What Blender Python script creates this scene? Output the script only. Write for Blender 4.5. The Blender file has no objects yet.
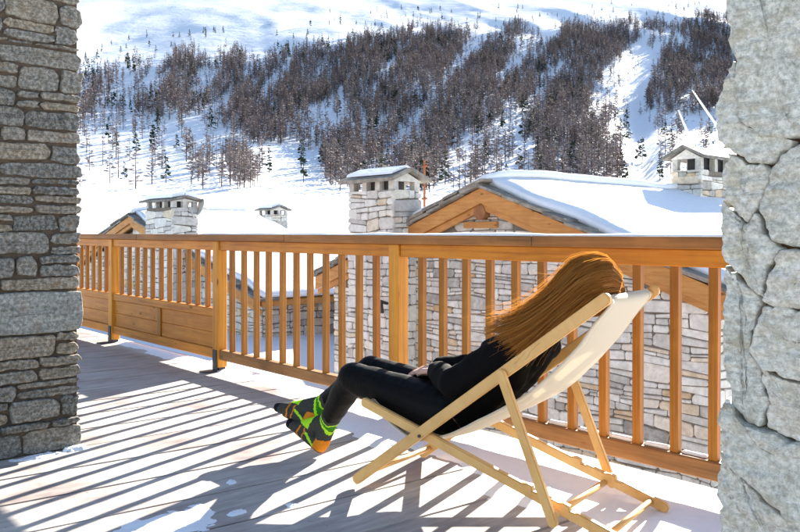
import bpy, bmesh, math, random
import numpy as np
from mathutils import Vector, Matrix, Euler

# ------------------------------------------------------------------ camera, sky, sun, exposure
S = bpy.context.scene
C = S.collection
F, H, HZ = 780.0, 1.12, 232.0            # focal length in photo pixels, eye height, horizon row
UX = np.array([700.0*0+0.66791, -0.74424])   # world X (along the railing, to the right) in the view frame
VX = np.array([0.74424, 0.66791])            # world Y (outwards from the terrace) in the view frame
YAW = math.atan2(0.74424, 0.66791)

cam = bpy.data.cameras.new('camera'); cam_o = bpy.data.objects.new('camera', cam); C.objects.link(cam_o)
cam.sensor_width = 36; cam.lens = F/800*36; cam.shift_y = -(266-HZ)/800
cam.clip_start = 0.05; cam.clip_end = 12000
cam_o.location = (0, 0, H); cam_o.rotation_euler = (math.pi/2, 0, YAW)
S.camera = cam_o

SUN_EL = math.radians(22.4)
sun_h = np.array([0.5*UX[0]+0.866*UX[1], 0.5*VX[0]+0.866*VX[1]])   # horizontal direction to the sun
SUN_ROT = math.atan2(sun_h[0], sun_h[1])
W = bpy.data.worlds.new('World'); S.world = W; W.use_nodes = True
nt = W.node_tree; nt.nodes.clear()
sky = nt.nodes.new('ShaderNodeTexSky'); sky.sky_type = 'NISHITA'; sky.sun_disc = False
sky.sun_elevation = SUN_EL; sky.sun_rotation = SUN_ROT; sky.altitude = 1800; sky.air_density = 1.0; sky.dust_density = 2.0; sky.ozone_density = 0.3
bg = nt.nodes.new('ShaderNodeBackground'); bg.inputs['Strength'].default_value = 0.062
wo = nt.nodes.new('ShaderNodeOutputWorld')
nt.links.new(sky.outputs[0], bg.inputs[0]); nt.links.new(bg.outputs[0], wo.inputs[0])
sl = bpy.data.lights.new('sun', 'SUN'); sl.energy = 5.0; sl.angle = math.radians(0.5); sl.color = (1.0, 0.93, 0.82)
so = bpy.data.objects.new('sun', sl); C.objects.link(so); so.location = (0, 0, 30)
sd = Vector((sun_h[0]*math.cos(SUN_EL), sun_h[1]*math.cos(SUN_EL), math.sin(SUN_EL)))
so.rotation_euler = sd.to_track_quat('Z', 'Y').to_euler()
S.view_settings.view_transform = 'Standard'; S.view_settings.look = 'None'
S.view_settings.exposure = 2.35; S.view_settings.gamma = 1.0; S.view_settings.use_curve_mapping = False
S.cycles.max_bounces = 8; S.cycles.diffuse_bounces = 5; S.cycles.transparent_max_bounces = 8

# ------------------------------------------------------------------ geometry helpers
RNG = random.Random(7)
def c2w(X, Y):                       # view-frame ground coordinates -> world x, y
    return (X*UX[0]+Y*UX[1], X*VX[0]+Y*VX[1])
def w2c(u, v):
    return (u*UX[0]+v*VX[0], u*UX[1]+v*VX[1])
def ground(px, py, z=0.0):           # where a photo row and column meet the level z
    Y = F*(H-z)/(py-HZ); X = (px-400)/F*Y
    return c2w(X, Y)
def ray(px):
    r = (px-400)/F
    return r*UX[0]+UX[1], r*VX[0]+VX[1]
def on_v(px, v, py=None):            # on the vertical plane y = v
    a, b = ray(px); Y = v/b
    return (a*Y, v, None if py is None else H-(py-HZ)/F*Y)
def on_u(px, u, py=None):
    a, b = ray(px); Y = u/a
    return (u, b*Y, None if py is None else H-(py-HZ)/F*Y)
def proj(x, y, z):
    X, Y = w2c(x, y)
    return 400+F*X/Y, HZ+F*(H-z)/Y

def _hash(ix, iy, iz, seed):
    h = (ix.astype(np.int64)*374761393 + iy.astype(np.int64)*668265263 + iz.astype(np.int64)*2147483647 + seed*1274126177) & 0xFFFFFFFF
    h = ((h ^ (h >> 13))*1274126177) & 0xFFFFFFFF
    h = h ^ (h >> 16)
    return (h & 0xFFFF)/32767.5-1.0
def vnoise(P, seed=0):
    P = np.asarray(P, float); i = np.floor(P).astype(np.int64); f = P-i; f = f*f*(3-2*f)
    r = 0
    for dx in (0, 1):
        wx = f[:, 0] if dx else 1-f[:, 0]
        for dy in (0, 1):
            wy = f[:, 1] if dy else 1-f[:, 1]
            for dz in (0, 1):
                wz = f[:, 2] if dz else 1-f[:, 2]
                r = r+wx*wy*wz*_hash(i[:, 0]+dx, i[:, 1]+dy, i[:, 2]+dz, seed)
    return r
def fbm(P, scale, octv=4, seed=0, gain=0.5):
    P = np.asarray(P, float)*scale; a = 1.0; r = 0; t = 0
    for k in range(octv):
        r = r+a*vnoise(P, seed+k*17); t += a; a *= gain; P = P*2.03
    return r/t

def mesh_from(name, V, Fc, mats=(), midx=None, smooth=False, rnd=None):
    me = bpy.data.meshes.new(name)
    me.from_pydata([tuple(map(float, v)) for v in V], [], [tuple(map(int, f)) for f in Fc])
    for m in mats: me.materials.append(m)
    if midx is not None: me.polygons.foreach_set('material_index', np.asarray(midx, np.int32))
    if smooth: me.polygons.foreach_set('use_smooth', np.ones(len(me.polygons), bool))
    if rnd is not None:
        at = me.attributes.new('rnd', 'FLOAT', 'POINT'); n = len(me.vertices)
        at.data.foreach_set('value', np.full(n, rnd, np.float32) if np.isscalar(rnd) else np.asarray(rnd, np.float32))
    me.update()
    return me
def fix_normals(me):
    bm = bmesh.new(); bm.from_mesh(me); bmesh.ops.recalc_face_normals(bm, faces=bm.faces); bm.to_mesh(me); bm.free()
def link(name, me, parent=None):
    o = bpy.data.objects.new(name, me); C.objects.link(o)
    if parent is not None: o.parent = parent
    return o
def put(name, V, Fc, mat, parent=None, origin=(0, 0, 0), smooth=False, midx=None, rnd=None, fix=True):
    V = np.asarray(V, float)-np.asarray(origin, float)
    me = mesh_from(name, V, Fc, mat if isinstance(mat, (list, tuple)) else [mat], midx, smooth, rnd)
    if fix: fix_normals(me)
    return link(name, me, parent)
def tag(o, label=None, cat=None, group=None, kind=None):
    if label: o['label'] = label
    if cat: o['category'] = cat
    if group: o['group'] = group
    if kind: o['kind'] = kind
    return o
def empty(name, loc, label=None, cat=None, group=None, rz=0):
    o = bpy.data.objects.new(name, None); C.objects.link(o); o.location = loc; o.rotation_euler = (0, 0, rz); o.empty_display_size = 0.1
    return tag(o, label, cat, group)

def prism(poly, axis_vec, thick, off=0.0):
    """extrude a 3D polygon along a vector"""
    n = len(poly); a = np.asarray(axis_vec, float)
    P = np.asarray(poly, float)
    V = np.vstack([P+a*off, P+a*(off+thick)])
    Fc = [tuple(range(n))[::-1], tuple(range(n, 2*n))]+[(i, (i+1) % n, n+(i+1) % n, n+i) for i in range(n)]
    return V, Fc
def box8(x0, x1, y0, y1, z0, z1):
    V = [(x, y, z) for z in (z0, z1) for y in (y0, y1) for x in (x0, x1)]
    Fc = [(0, 2, 3, 1), (4, 5, 7, 6), (0, 1, 5, 4), (2, 6, 7, 3), (0, 4, 6, 2), (1, 3, 7, 5)]
    return np.array(V, float), Fc
def cbox_mesh(name, x0, x1, y0, y1, z0, z1, bevel, mat, seg=1):
    bm = bmesh.new(); V, Fc = box8(x0, x1, y0, y1, z0, z1)
    vs = [bm.verts.new(v) for v in V]
    for f in Fc: bm.faces.new([vs[i] for i in f])
    bmesh.ops.recalc_face_normals(bm, faces=bm.faces)
    if bevel: bmesh.ops.bevel(bm, geom=list(bm.edges), offset=bevel, segments=seg, affect='EDGES', profile=0.5)
    me = bpy.data.meshes.new(name); bm.to_mesh(me); bm.free(); me.materials.append(mat)
    return me
def cbox(name, x0, x1, y0, y1, z0, z1, bevel, mat, parent=None, origin=(0, 0, 0), seg=1):
    me = cbox_mesh(name, x0-origin[0], x1-origin[0], y0-origin[1], y1-origin[1], z0-origin[2], z1-origin[2], bevel, mat, seg)
    return link(name, me, parent)
def tube(P, r, n=8, cap=True):
    P = np.asarray(P, float); m = len(P); r = np.full(m, r) if np.isscalar(r) else np.asarray(r)
    V = []; Fc = []
    T = np.gradient(P, axis=0); T /= np.linalg.norm(T, axis=1)[:, None]+1e-9
    up = np.array([0, 0, 1.0]) if abs(T[0, 2]) < .9 else np.array([1.0, 0, 0])
    for i in range(m):
        a = np.cross(T[i], up); a /= np.linalg.norm(a)+1e-9; b = np.cross(a, T[i]); up = b
        for k in range(n):
            t = 2*math.pi*k/n; V.append(P[i]+r[i]*(math.cos(t)*a+math.sin(t)*b))
    for i in range(m-1):
        for k in range(n):
            Fc.append((i*n+k, i*n+(k+1) % n, (i+1)*n+(k+1) % n, (i+1)*n+k))
    if cap: Fc += [tuple(range(n))[::-1], tuple(range((m-1)*n, m*n))]
    return np.array(V), Fc
def cr_spline(P, t):
    out = []
    for x in t:
        i = int(min(x, len(P)-1.0001)); f = x-i; p0, p1, p2, p3 = P[max(i-1, 0)], P[i], P[min(i+1, len(P)-1)], P[min(i+2, len(P)-1)]
        out.append(.5*((2*p1)+(-p0+p2)*f+(2*p0-5*p1+4*p2-p3)*f*f+(-p0+3*p1-3*p2+p3)*f**3))
    return np.array(out)
class MB:
    def __init__(s): s.V = []; s.F = []; s.m = []; s.r = []
    def add(s, V, Fc, mi=0, rnd=0.5):
        o = len(s.V); s.V += [tuple(v) for v in V]; s.F += [tuple(i+o for i in f) for f in Fc]; s.m += [mi]*len(Fc); s.r += [rnd]*len(V)
    def build(s, name, mat, parent=None, origin=(0, 0, 0), smooth=False, fix=True):
        return put(name, s.V, s.F, mat, parent, origin, smooth, s.m, s.r, fix)

# ------------------------------------------------------------------ materials
def newmat(name, rough=0.8, spec=0.3):
    m = bpy.data.materials.new(name); m.use_nodes = True; n = m.node_tree; b = n.nodes['Principled BSDF']
    b.inputs['Roughness'].default_value = rough; b.inputs['Specular IOR Level'].default_value = spec
    return m, n, b
def nd(n, t, **kw):
    x = n.nodes.new(t)
    for k, v in kw.items():
        if k in x.inputs: x.inputs[k].default_value = v
        else: setattr(x, k, v)
    return x
def ramp(n, stops):
    r = n.nodes.new('ShaderNodeValToRGB'); e = r.color_ramp.elements
    while len(e) > 1: e.remove(e[0])
    e[0].position = stops[0][0]; e[0].color = (*stops[0][1], 1)
    for p, c in stops[1:]:
        k = e.new(p); k.color = (*c, 1)
    return r
def mixc(n, a, b, fac, mode='MIX'):
    x = n.nodes.new('ShaderNodeMix'); x.data_type = 'RGBA'; x.blend_type = mode
    for sock, val in ((x.inputs[0], fac), (x.inputs[6], a), (x.inputs[7], b)):
        if hasattr(val, 'is_linked'): n.links.new(val, sock)
        elif isinstance(val, (int, float)): sock.default_value = val
        else: sock.default_value = (*val, 1)
    return x.outputs[2]
def bump(n, b, h, strength=0.3, dist=0.01):
    k = nd(n, 'ShaderNodeBump'); k.inputs['Strength'].default_value = strength; k.inputs['Distance'].default_value = dist
    n.links.new(h, k.inputs['Height']); n.links.new(k.outputs[0], b.inputs['Normal'])
    return k
def coords(n, scale=(1, 1, 1), rot=(0, 0, 0), kind='Object'):
    t = n.nodes.new('ShaderNodeTexCoord'); mp = n.nodes.new('ShaderNodeMapping')
    mp.inputs['Scale'].default_value = scale; mp.inputs['Rotation'].default_value = rot
    n.links.new(t.outputs[kind], mp.inputs[0]); return mp.outputs[0]
def noise(n, vec, scale, detail=5, rough=0.6, dist=0.0):
    x = nd(n, 'ShaderNodeTexNoise'); x.inputs['Scale'].default_value = scale; x.inputs['Detail'].default_value = detail
    x.inputs['Roughness'].default_value = rough; x.inputs['Distortion'].default_value = dist
    n.links.new(vec, x.inputs['Vector']); return x.outputs[0]
def rangev(n, v, a, b, c=0.0, d=1.0):
    x = n.nodes.new('ShaderNodeMapRange'); x.inputs[1].default_value = a; x.inputs[2].default_value = b; x.inputs[3].default_value = c; x.inputs[4].default_value = d
    n.links.new(v, x.inputs[0]); return x.outputs[0]
def objrand(n):
    return n.nodes.new('ShaderNodeObjectInfo').outputs['Random']

def wood(name, dark, mid, light, scl, rough=0.55, spec=0.3, var=0.7, bstr=0.25, knots=True, stain=0.6):
    m, n, b = newmat(name, rough, spec)
    g = noise(n, coords(n, scl), 1.0, 8, 0.62, 0.4)
    r = ramp(n, [(0.25, dark), (0.5, mid), (0.78, light)]); n.links.new(g, r.inputs[0])
    o = objrand(n)
    v = mixc(n, r.outputs[0], (0.55, 0.5, 0.45), rangev(n, o, 0, 1, 0.0, var*0.45), 'MULTIPLY')
    st = noise(n, coords(n, (1.7, 1.7, 1.7)), 1.3, 5, 0.65)
    v = mixc(n, v, dark, rangev(n, st, 0.5, 0.75, 0, stain)); v = mixc(n, v, light, rangev(n, st, 0.45, 0.3, 0, stain*.8))
    if knots:
        vo = nd(n, 'ShaderNodeTexVoronoi'); vo.inputs['Scale'].default_value = 1.0; n.links.new(coords(n, tuple(min(9, max(3.2, k*.3)) for k in scl)), vo.inputs['Vector'])
        v = mixc(n, v, tuple(c*.35 for c in dark), rangev(n, vo.outputs['Distance'], 0.13, 0.05, 0, .85))
    n.links.new(v, b.inputs['Base Color']); bump(n, b, g, bstr, 0.004)
    return m
M = {}
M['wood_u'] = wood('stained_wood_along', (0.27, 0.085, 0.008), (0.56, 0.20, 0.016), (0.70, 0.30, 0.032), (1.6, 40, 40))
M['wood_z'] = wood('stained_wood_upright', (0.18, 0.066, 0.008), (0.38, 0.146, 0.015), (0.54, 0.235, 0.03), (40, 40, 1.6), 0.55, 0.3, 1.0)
M['wood_post'] = wood('stained_post_wood', (0.38, 0.13, 0.012), (0.62, 0.255, 0.022), (0.74, 0.36, 0.045), (40, 40, 1.6))
M['wood_cap'] = wood('weathered_cap_wood', (0.12, 0.055, 0.02), (0.3, 0.125, 0.035), (0.5, 0.22, 0.06), (1.1, 22, 22), 0.65)
M['wood_panel'] = wood('panel_wood', (0.32, 0.105, 0.012), (0.52, 0.19, 0.022), (0.66, 0.28, 0.04), (2.2, 30, 26))
M['wood_low'] = wood('weathered_rail_wood', (0.13, 0.06, 0.02), (0.3, 0.14, 0.045), (0.42, 0.21, 0.075), (1.6, 40, 40), 0.65)
M['barge'] = wood('barge_board_wood', (0.34, 0.14, 0.035), (0.5, 0.225, 0.06), (0.6, 0.31, 0.1), (3, 25, 25), 0.6)
M['beech'] = wood('beech_wood', (0.60, 0.33, 0.10), (0.72, 0.43, 0.155), (0.80, 0.52, 0.21), (9, 9, 9), 0.45, 0.35, 0.3, 0.06, False, 0.3)
M['old_beam'] = wood('old_beam_wood', (0.16, 0.07, 0.025), (0.28, 0.12, 0.045), (0.38, 0.18, 0.07), (14, 14, 14), 0.7)

def stone_mat(name, stops, nscale=14, speck=0.5, moss=None, bstr=0.6, bdist=0.008, vein=0.25, rough=0.85, strata=None, fleck=0.0, sdark=0.55):
    m, n, b = newmat(name, rough, 0.25)
    at = n.nodes.new('ShaderNodeAttribute'); at.attribute_name = 'rnd'
    r = ramp(n, stops); n.links.new(at.outputs['Fac'], r.inputs[0])
    co = coords(n)
    n1 = noise(n, co, nscale, 8, 0.7); n2 = noise(n, co, nscale*0.22, 4, 0.6)
    v = mixc(n, r.outputs[0], (0.25, 0.22, 0.19), rangev(n, n1, 0.35, 0.75, 0, speck), 'MULTIPLY')
    v = mixc(n, v, (1.0, 0.98, 0.92), rangev(n, n1, 0.56, 0.3, 0, vein*0.6))
    if moss: v = mixc(n, v, moss[0], rangev(n, n2, moss[1], moss[2], 0, moss[3]))
    h = n1
    if strata:
        s = noise(n, coords(n, strata), 1.0, 8, 0.65, 0.6)
        v = mixc(n, v, (0.3, 0.28, 0.25), rangev(n, s, 0.42, 0.72, 0, sdark), 'MULTIPLY')
        ad = n.nodes.new('ShaderNodeMath'); ad.operation = 'ADD'; n.links.new(s, ad.inputs[0]); n.links.new(n1, ad.inputs[1]); h = ad.outputs[0]
    if fleck:
        k = noise(n, co, 260, 3, 0.7); v = mixc(n, v, (0.9, 0.9, 0.87), rangev(n, k, 0.6, 0.72, 0, fleck)); v = mixc(n, v, (0.2, 0.2, 0.17), rangev(n, k, 0.4, 0.3, 0, fleck))
    n.links.new(v, b.inputs['Base Color']); bump(n, b, h, bstr, bdist)
    return m
M['pillar_stone'] = stone_mat('pillar_stone', [(0, (0.13, 0.13, 0.115)), (0.3, (0.19, 0.185, 0.165)), (0.6, (0.25, 0.23, 0.19)), (0.85, (0.32, 0.26, 0.18)), (1, (0.32, 0.335, 0.315))], 60, 0.75, ((0.3, 0.2, 0.11), 0.56, 0.72, 0.45), 1.0, 0.009, 0.5, 0.85, (4, 4, 75), 0.3)
M['near_stone'] = stone_mat('near_stone', [(0, (0.72, 0.71, 0.62)), (0.5, (0.82, 0.80, 0.70)), (1, (0.86, 0.80, 0.68))], 110, 0.6, ((0.52, 0.46, 0.3), 0.53, 0.7, 0.6), 1.0, 0.006, 1.3, 0.6, (30, 30, 130), 0.6, 0.42)
M['wall_stone'] = stone_mat('wall_stone', [(0, (0.36, 0.33, 0.29)), (0.15, (0.52, 0.49, 0.43)), (0.5, (0.68, 0.64, 0.57)), (0.8, (0.79, 0.75, 0.67)), (0.92, (0.68, 0.55, 0.39)), (1, (0.56, 0.38, 0.2))], 11, 0.45, None, 0.7, 0.012, 0.3)
M['pale_stone'] = stone_mat('pale_chimney_stone', [(0, (0.46, 0.44, 0.41)), (0.3, (0.62, 0.59, 0.54)), (0.7, (0.7, 0.68, 0.63)), (0.92, (0.72, 0.68, 0.58)), (1, (0.6, 0.47, 0.3))], 9, 0.4, None, 0.7, 0.012, 0.3)
M['slate'] = stone_mat('lauze_slab', [(0, (0.13, 0.12, 0.105)), (0.5, (0.22, 0.2, 0.17)), (1, (0.33, 0.29, 0.23))], 8, 0.5, None, 0.6, 0.01, 0.2)
def plain(name, col, rough=0.8, spec=0.3, nz=0.15, scale=12, metal=0.0):
    m, n, b = newmat(name, rough, spec); g = noise(n, coords(n), scale, 5)
    dk = tuple(c*(1-nz*2) for c in col)
    v = mixc(n, col, dk, rangev(n, g, 0.3, 0.75)); n.links.new(v, b.inputs['Base Color']); b.inputs['Metallic'].default_value = metal
    return m
M['mortar_dark'] = plain('dark_joint', (0.2, 0.17, 0.14), 0.95, 0.1)
M['mortar'] = plain('brown_mortar', (0.125, 0.095, 0.07), 0.95, 0.1, 0.25, 40)
M['rust_joint'] = plain('rusty_joint', (0.16, 0.085, 0.045), 0.95, 0.1, 0.3, 60)
M['metal'] = plain('black_metal', (0.03, 0.03, 0.035), 0.5, 0.5)
M['rustpole'] = plain('rusty_pole', (0.3, 0.1, 0.04), 0.7, 0.3)
M['dish'] = plain('dish_grey', (0.6, 0.58, 0.54), 0.6, 0.3)
M['white_box'] = plain('white_plastic', (0.8, 0.8, 0.78), 0.5, 0.4, 0.05)
M['shutter'] = plain('orange_shutter', (0.5, 0.15, 0.03), 0.7, 0.3)
M['fascia'] = plain('red_brown_fascia', (0.22, 0.08, 0.035), 0.7, 0.3)
def snowmat(name, nscale, bdist, rocks=False):
    m, n, b = newmat(name, 0.75, 0.25); co = coords(n)
    g = noise(n, co, nscale, 6, 0.6)
    col = mixc(n, (0.86, 0.88, 0.91), (0.8, 0.84, 0.9), rangev(n, g, 0.3, 0.7))
    if rocks:
        k = noise(n, coords(n, (1, 1, 2)), 0.035, 7, 0.72)
        col = mixc(n, col, (0.3, 0.24, 0.19), rangev(n, k, 0.635, 0.675))
    n.links.new(col, b.inputs['Base Color']); bump(n, b, g, 0.5, bdist)
    return m
M['snow'] = snowmat('snow', 7, 0.03)
M['snow_deck'] = snowmat('trodden_snow', 18, 0.012)
M['snow_hill'] = snowmat('mountain_snow', 0.05, 2.5, True)

# ------------------------------------------------------------------ the terrain: one snow sheet from under the terrace to the summit
PY = np.array([-400, 0, 14, 25, 45, 80, 130, 200, 300, 380, 470, 600, 800, 1000, 1200, 1400, 1700, 2200, 2800, 3300, 4200], float)
PZ = np.array([-6, -3.2, -3.2, -3.4, -4, -3.6, -1.5, 4, 13.5, 23, 40, 78, 146, 220, 302, 384, 495, 668, 865, 905, 700], float)
def terrain(X, Y):
    X = np.asarray(X, float); Y = np.asarray(Y, float)
    z = np.interp(Y, PY, PZ)
    # smooth the profile a little
    for d in (0.06, -0.06): z = z+np.interp(Y*(1+d), PY, PZ)
    z = z/3
    far = np.clip((Y-150)/350, 0, 1); far2 = np.clip((Y-900)/900, 0, 1)
    P = np.stack([X, Y*0.55, np.zeros_like(X)], -1).reshape(-1, 3)
    n1 = fbm(P, 1/420., 5, 3).reshape(X.shape); n2 = fbm(P, 1/90., 4, 11).reshape(X.shape); n3 = fbm(P, 1/900., 3, 29).reshape(X.shape)
    rid = (1-np.abs(fbm(np.stack([X+0.35*Y, Y*0.22, np.zeros_like(X)], -1).reshape(-1, 3), 1/150., 3, 41)).reshape(X.shape)*2)
    z = z+far*(n1*16+n2*4.5+rid*5)*(1-.65*np.clip((Y-1250)/500, 0, 1))+far2*(n3*22)
    a = X/np.maximum(Y, 1)
    z = z+far2*(a*0.03*np.clip(Y-900, 0, None)+.012*np.clip(Y-900, 0, None)) - far2*34*np.exp(-((a+0.255)/0.03)**2)*np.clip((Y-2000)/600, 0, 1)
    # gully on the right and the open piste on the left
    z = z-far*9*np.exp(-((a-0.305)/0.022)**2)*np.clip((1100-Y)/300, 0, 1)
    u, v = X*UX[0]+Y*UX[1], X*VX[0]+Y*VX[1]
    near = np.clip((60-Y)/30, 0, 1)*np.clip((60-np.abs(X))/25, 0, 1)
    bank = np.clip(-1.05-0.2*(u+12), -3.1, -0.95)+0.08*fbm(np.stack([u, v, u*0], -1).reshape(-1, 3), 0.6, 3, 5).reshape(X.shape)
    bank = bank*np.clip((v-3.6)/1.2, 0, 1)-3.2*(1-np.clip((v-3.6)/1.2, 0, 1))
    return z*(1-near)+bank*near
ys = [-400, -200, -100, -50, -25, -12, -5]; y = 0.0
while y < 4200: ys.append(y); y += max(0.7, min(22, 0.7+max(0, y-22)*0.02))
xs = [0.0]; x = 0.0
while x < 2600: x += max(0.9, min(34, 0.9+max(0, x-22)*0.035)); xs.append(x)
xs = sorted(set([-t for t in xs]+xs))
GX, GY = np.meshgrid(np.array(xs), np.array(ys)); GZ = terrain(GX, GY)
nx, ny = len(xs), len(ys)
Vt = np.stack([GX*UX[0]+GY*UX[1], GX*VX[0]+GY*VX[1], GZ], -1).reshape(-1, 3)
idx = np.arange(nx*ny).reshape(ny, nx)
Ft = np.stack([idx[:-1, :-1], idx[:-1, 1:], idx[1:, 1:], idx[1:, :-1]], -1).reshape(-1, 4)
me = bpy.data.meshes.new('snow_terrain'); me.vertices.add(len(Vt)); me.vertices.foreach_set('co', Vt.ravel())
me.loops.add(Ft.size); me.loops.foreach_set('vertex_index', Ft.ravel().astype(np.int32))
me.polygons.add(len(Ft)); me.polygons.foreach_set('loop_start', np.arange(0, Ft.size, 4, dtype=np.int32))
me.polygons.foreach_set('use_smooth', np.ones(len(Ft), bool)); me.materials.append(M['snow_hill']); me.update(calc_edges=True); me.validate()
tag(link('snow_terrain', me), 'snow covered ground rising to the mountainside across the valley', kind='structure')

# ------------------------------------------------------------------ stones
def stone_geo(poly, to3d, proud=0.02, back=0.06, N=None, rings=None, bev=0.02, amp=0.004, nsc=12, seed=0, soft=1):
    """poly: 2D outline; to3d(x, y, out) -> world.  A rounded block proud of the wall."""
    P = np.asarray(poly, float); c = P.mean(0)
    if N:                                   # resample and soften the outline
        Q = np.vstack([P, P[:1]]); L = np.r_[0, np.cumsum(np.linalg.norm(np.diff(Q, axis=0), axis=1))]
        t = np.linspace(0, L[-1], N, endpoint=False); P = np.stack([np.interp(t, L, Q[:, 0]), np.interp(t, L, Q[:, 1])], -1)
        for _ in range(soft): P = 0.5*P+0.25*(np.roll(P, 1, 0)+np.roll(P, -1, 0))
        Z0 = np.c_[P, np.full(len(P), seed*3.1)]
        P = P+np.stack([fbm(Z0, nsc*1.5, 3, seed+1), fbm(Z0, nsc*1.5, 3, seed+2)], -1)*amp*1.6
    n = len(P); ext = np.ptp(P, axis=0)
    rings = rings or [(0, 0.0), (1, 1.0)]   # (inset in bevels, height share)
    V2 = [np.c_[P, np.full(n, -back)]]
    for ins, hh in rings:
        k = np.clip(1-2*bev*ins/np.maximum(ext, 1e-4), 0.12, 1)
        V2.append(np.c_[c+(P-c)*k, np.full(n, proud*hh)])
    V2.append(np.r_[c, proud][None, :]); A = np.vstack(V2)
    if amp:
        Z = np.c_[A[:, 0], A[:, 1]*2.2, np.full(len(A), seed*1.7)]
        msk = (A[:, 2] > -back*0.5)
        A[:, 2] += msk*amp*2.2*fbm(Z, nsc, 4, seed)
    Fc = []; m = len(rings)+1
    for k in range(m-1):
        for i in range(n): Fc.append((k*n+i, k*n+(i+1) % n, (k+1)*n+(i+1) % n, (k+1)*n+i))
    for i in range(n): Fc.append(((m-1)*n+i, (m-1)*n+(i+1) % n, m*n))
    return np.array([to3d(*a) for a in A]), Fc
def rubble(x0, x1, y0, y1, hm, wm, joint, rng, rows=None, split=0.25):
    """wavy courses of irregular stones; returns polygons"""
    if rows is None:
        rows = [y0]
        while rows[-1] < y1: rows.append(rows[-1]+rng.uniform(*hm))
    ph = [(rng.uniform(0, 6), rng.uniform(0.6, 1.6), rng.uniform(0.1, 0.3)) for _ in rows]
    def yb(i, x): return rows[i]+(rows[min(i+1, len(rows)-1)]-rows[max(i-1, 0)])*0.09*math.sin(x*ph[i][1]*4+ph[i][0])
    out = []
    for i in range(len(rows)-1):
        x = x0-rng.uniform(0, wm[0]) if rows is None else x0
        hrow = rows[i+1]-rows[i]
        while x < x1-0.02:
            w = rng.uniform(*wm)*(0.75+0.5*min(1.2, hrow/max(hm[1], 1e-3)))
            if rng.random() < 0.15: w *= 0.5
            xe = x+w
            if x1-xe < wm[0]*0.6: xe = x1
            j = joint/2; sl0, sl1 = rng.uniform(-.15, .15)*hrow, rng.uniform(-.15, .15)*hrow
            def cell(a, b, lo, hi):
                lo0, lo1 = lo(a)+j, lo(b)+j; h0, h1 = hi(a)-j, hi(b)-j
                ch = min(0.25*(h0-lo0), 0.12*(b-a), 0.03)
                r = lambda: rng.uniform(0.3, 1.5)*ch
                return [(a+j+r(), lo0), (b-j-r(), lo1), (b-j, lo1+r()), (b-j+sl1*0.3, h1-r()), (b-j-r(), h1), (a+j+r(), h0), (a+j, h0-r()), (a+j+sl0*0.3, lo0+r())]
            lo = lambda t, i=i: yb(i, t); hi = lambda t, i=i: yb(i+1, t)
            if rng.random() < split and hrow > hm[0]*1.15:
                f = rng.uniform(0.35, 0.65); mid = lambda t, f=f: lo(t)*(1-f)+hi(t)*f
                if rng.random() < 0.5 and xe-x > wm[0]*1.3:
                    k = rng.uniform(0.35, 0.65); xm = x+(xe-x)*k
                    out += [cell(x, xm, lo, mid), cell(xm, xe, lo, mid), cell(x, xe, mid, hi)]
                else: out += [cell(x, xe, lo, mid), cell(x, xe, mid, hi)]
            else: out.append(cell(x, xe, lo, hi))
            x = xe
    return out
def low_stones(polys, to3d, mat, parent, origin, rng, limit=300, proud=(0.008, 0.03), back=0.03, bev=0.009, rank=None, joined_name='small_stones'):
    rec = []
    for k, p in enumerate(polys):
        V, Fc = stone_geo(p, to3d, rng.uniform(*proud), back, None, [(0, 0.35), (1, 1.0)], bev, 0.003, 20, k)
        rec.append((rank(V) if rank else 0, V, Fc, rng.random()))
    order = sorted(range(len(rec)), key=lambda i: -rec[i][0]); rest = MB()
    for q, i in enumerate(order):
        _, V, Fc, r = rec[i]
        if q < limit: put('stone', V, Fc, mat, parent, origin, False, None, r)
        else: rest.add(V, Fc, 0, r)
    if rest.V: tag(rest.build(joined_name, mat, parent, origin), kind='stuff')
def shown(V):                            # size in the picture, zero outside it
    c = V.mean(0); X, Y = w2c(c[0], c[1])
    if Y < 0.3: return -1
    px, py = proj(*c)
    if not (70 < px < 740 and 0 < py < 500): return 0
    e = V.max(0)-V.min(0); return (math.hypot(e[0], e[1]))*e[2]/(Y*Y)

# ------------------------------------------------------------------ neighbouring chalets
def sheet(name, fn, a0, a1, b0, b1, na, nb, mat, parent, origin, drop=0.25, smooth=True):
    """closed slab: top from fn(a, b) -> xyz, skirt and bottom 'drop' lower"""
    A = np.linspace(a0, a1, na); B = np.linspace(b0, b1, nb); V = []
    for b in B:
        for a in A: V.append(fn(a, b))
    V = np.array(V); n = len(V); Vb = V.copy(); Vb[:, 2] -= drop
    i = np.arange(n).reshape(nb, na); Fc = []
    for r in range(nb-1):
        for c in range(na-1):
            Fc.append((i[r, c], i[r, c+1], i[r+1, c+1], i[r+1, c])); Fc.append((n+i[r, c], n+i[r+1, c], n+i[r+1, c+1], n+i[r, c+1]))
    ring = list(i[0, :])+list(i[1:, -1])+list(i[-1, -2::-1])+list(i[-2:0:-1, 0])
    for k in range(len(ring)):
        p, q = ring[k], ring[(k+1) % len(ring)]; Fc.append((p, q, n+q, n+p))
    return put(name, np.vstack([V, Vb]), Fc, mat, parent, origin, smooth)

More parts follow.
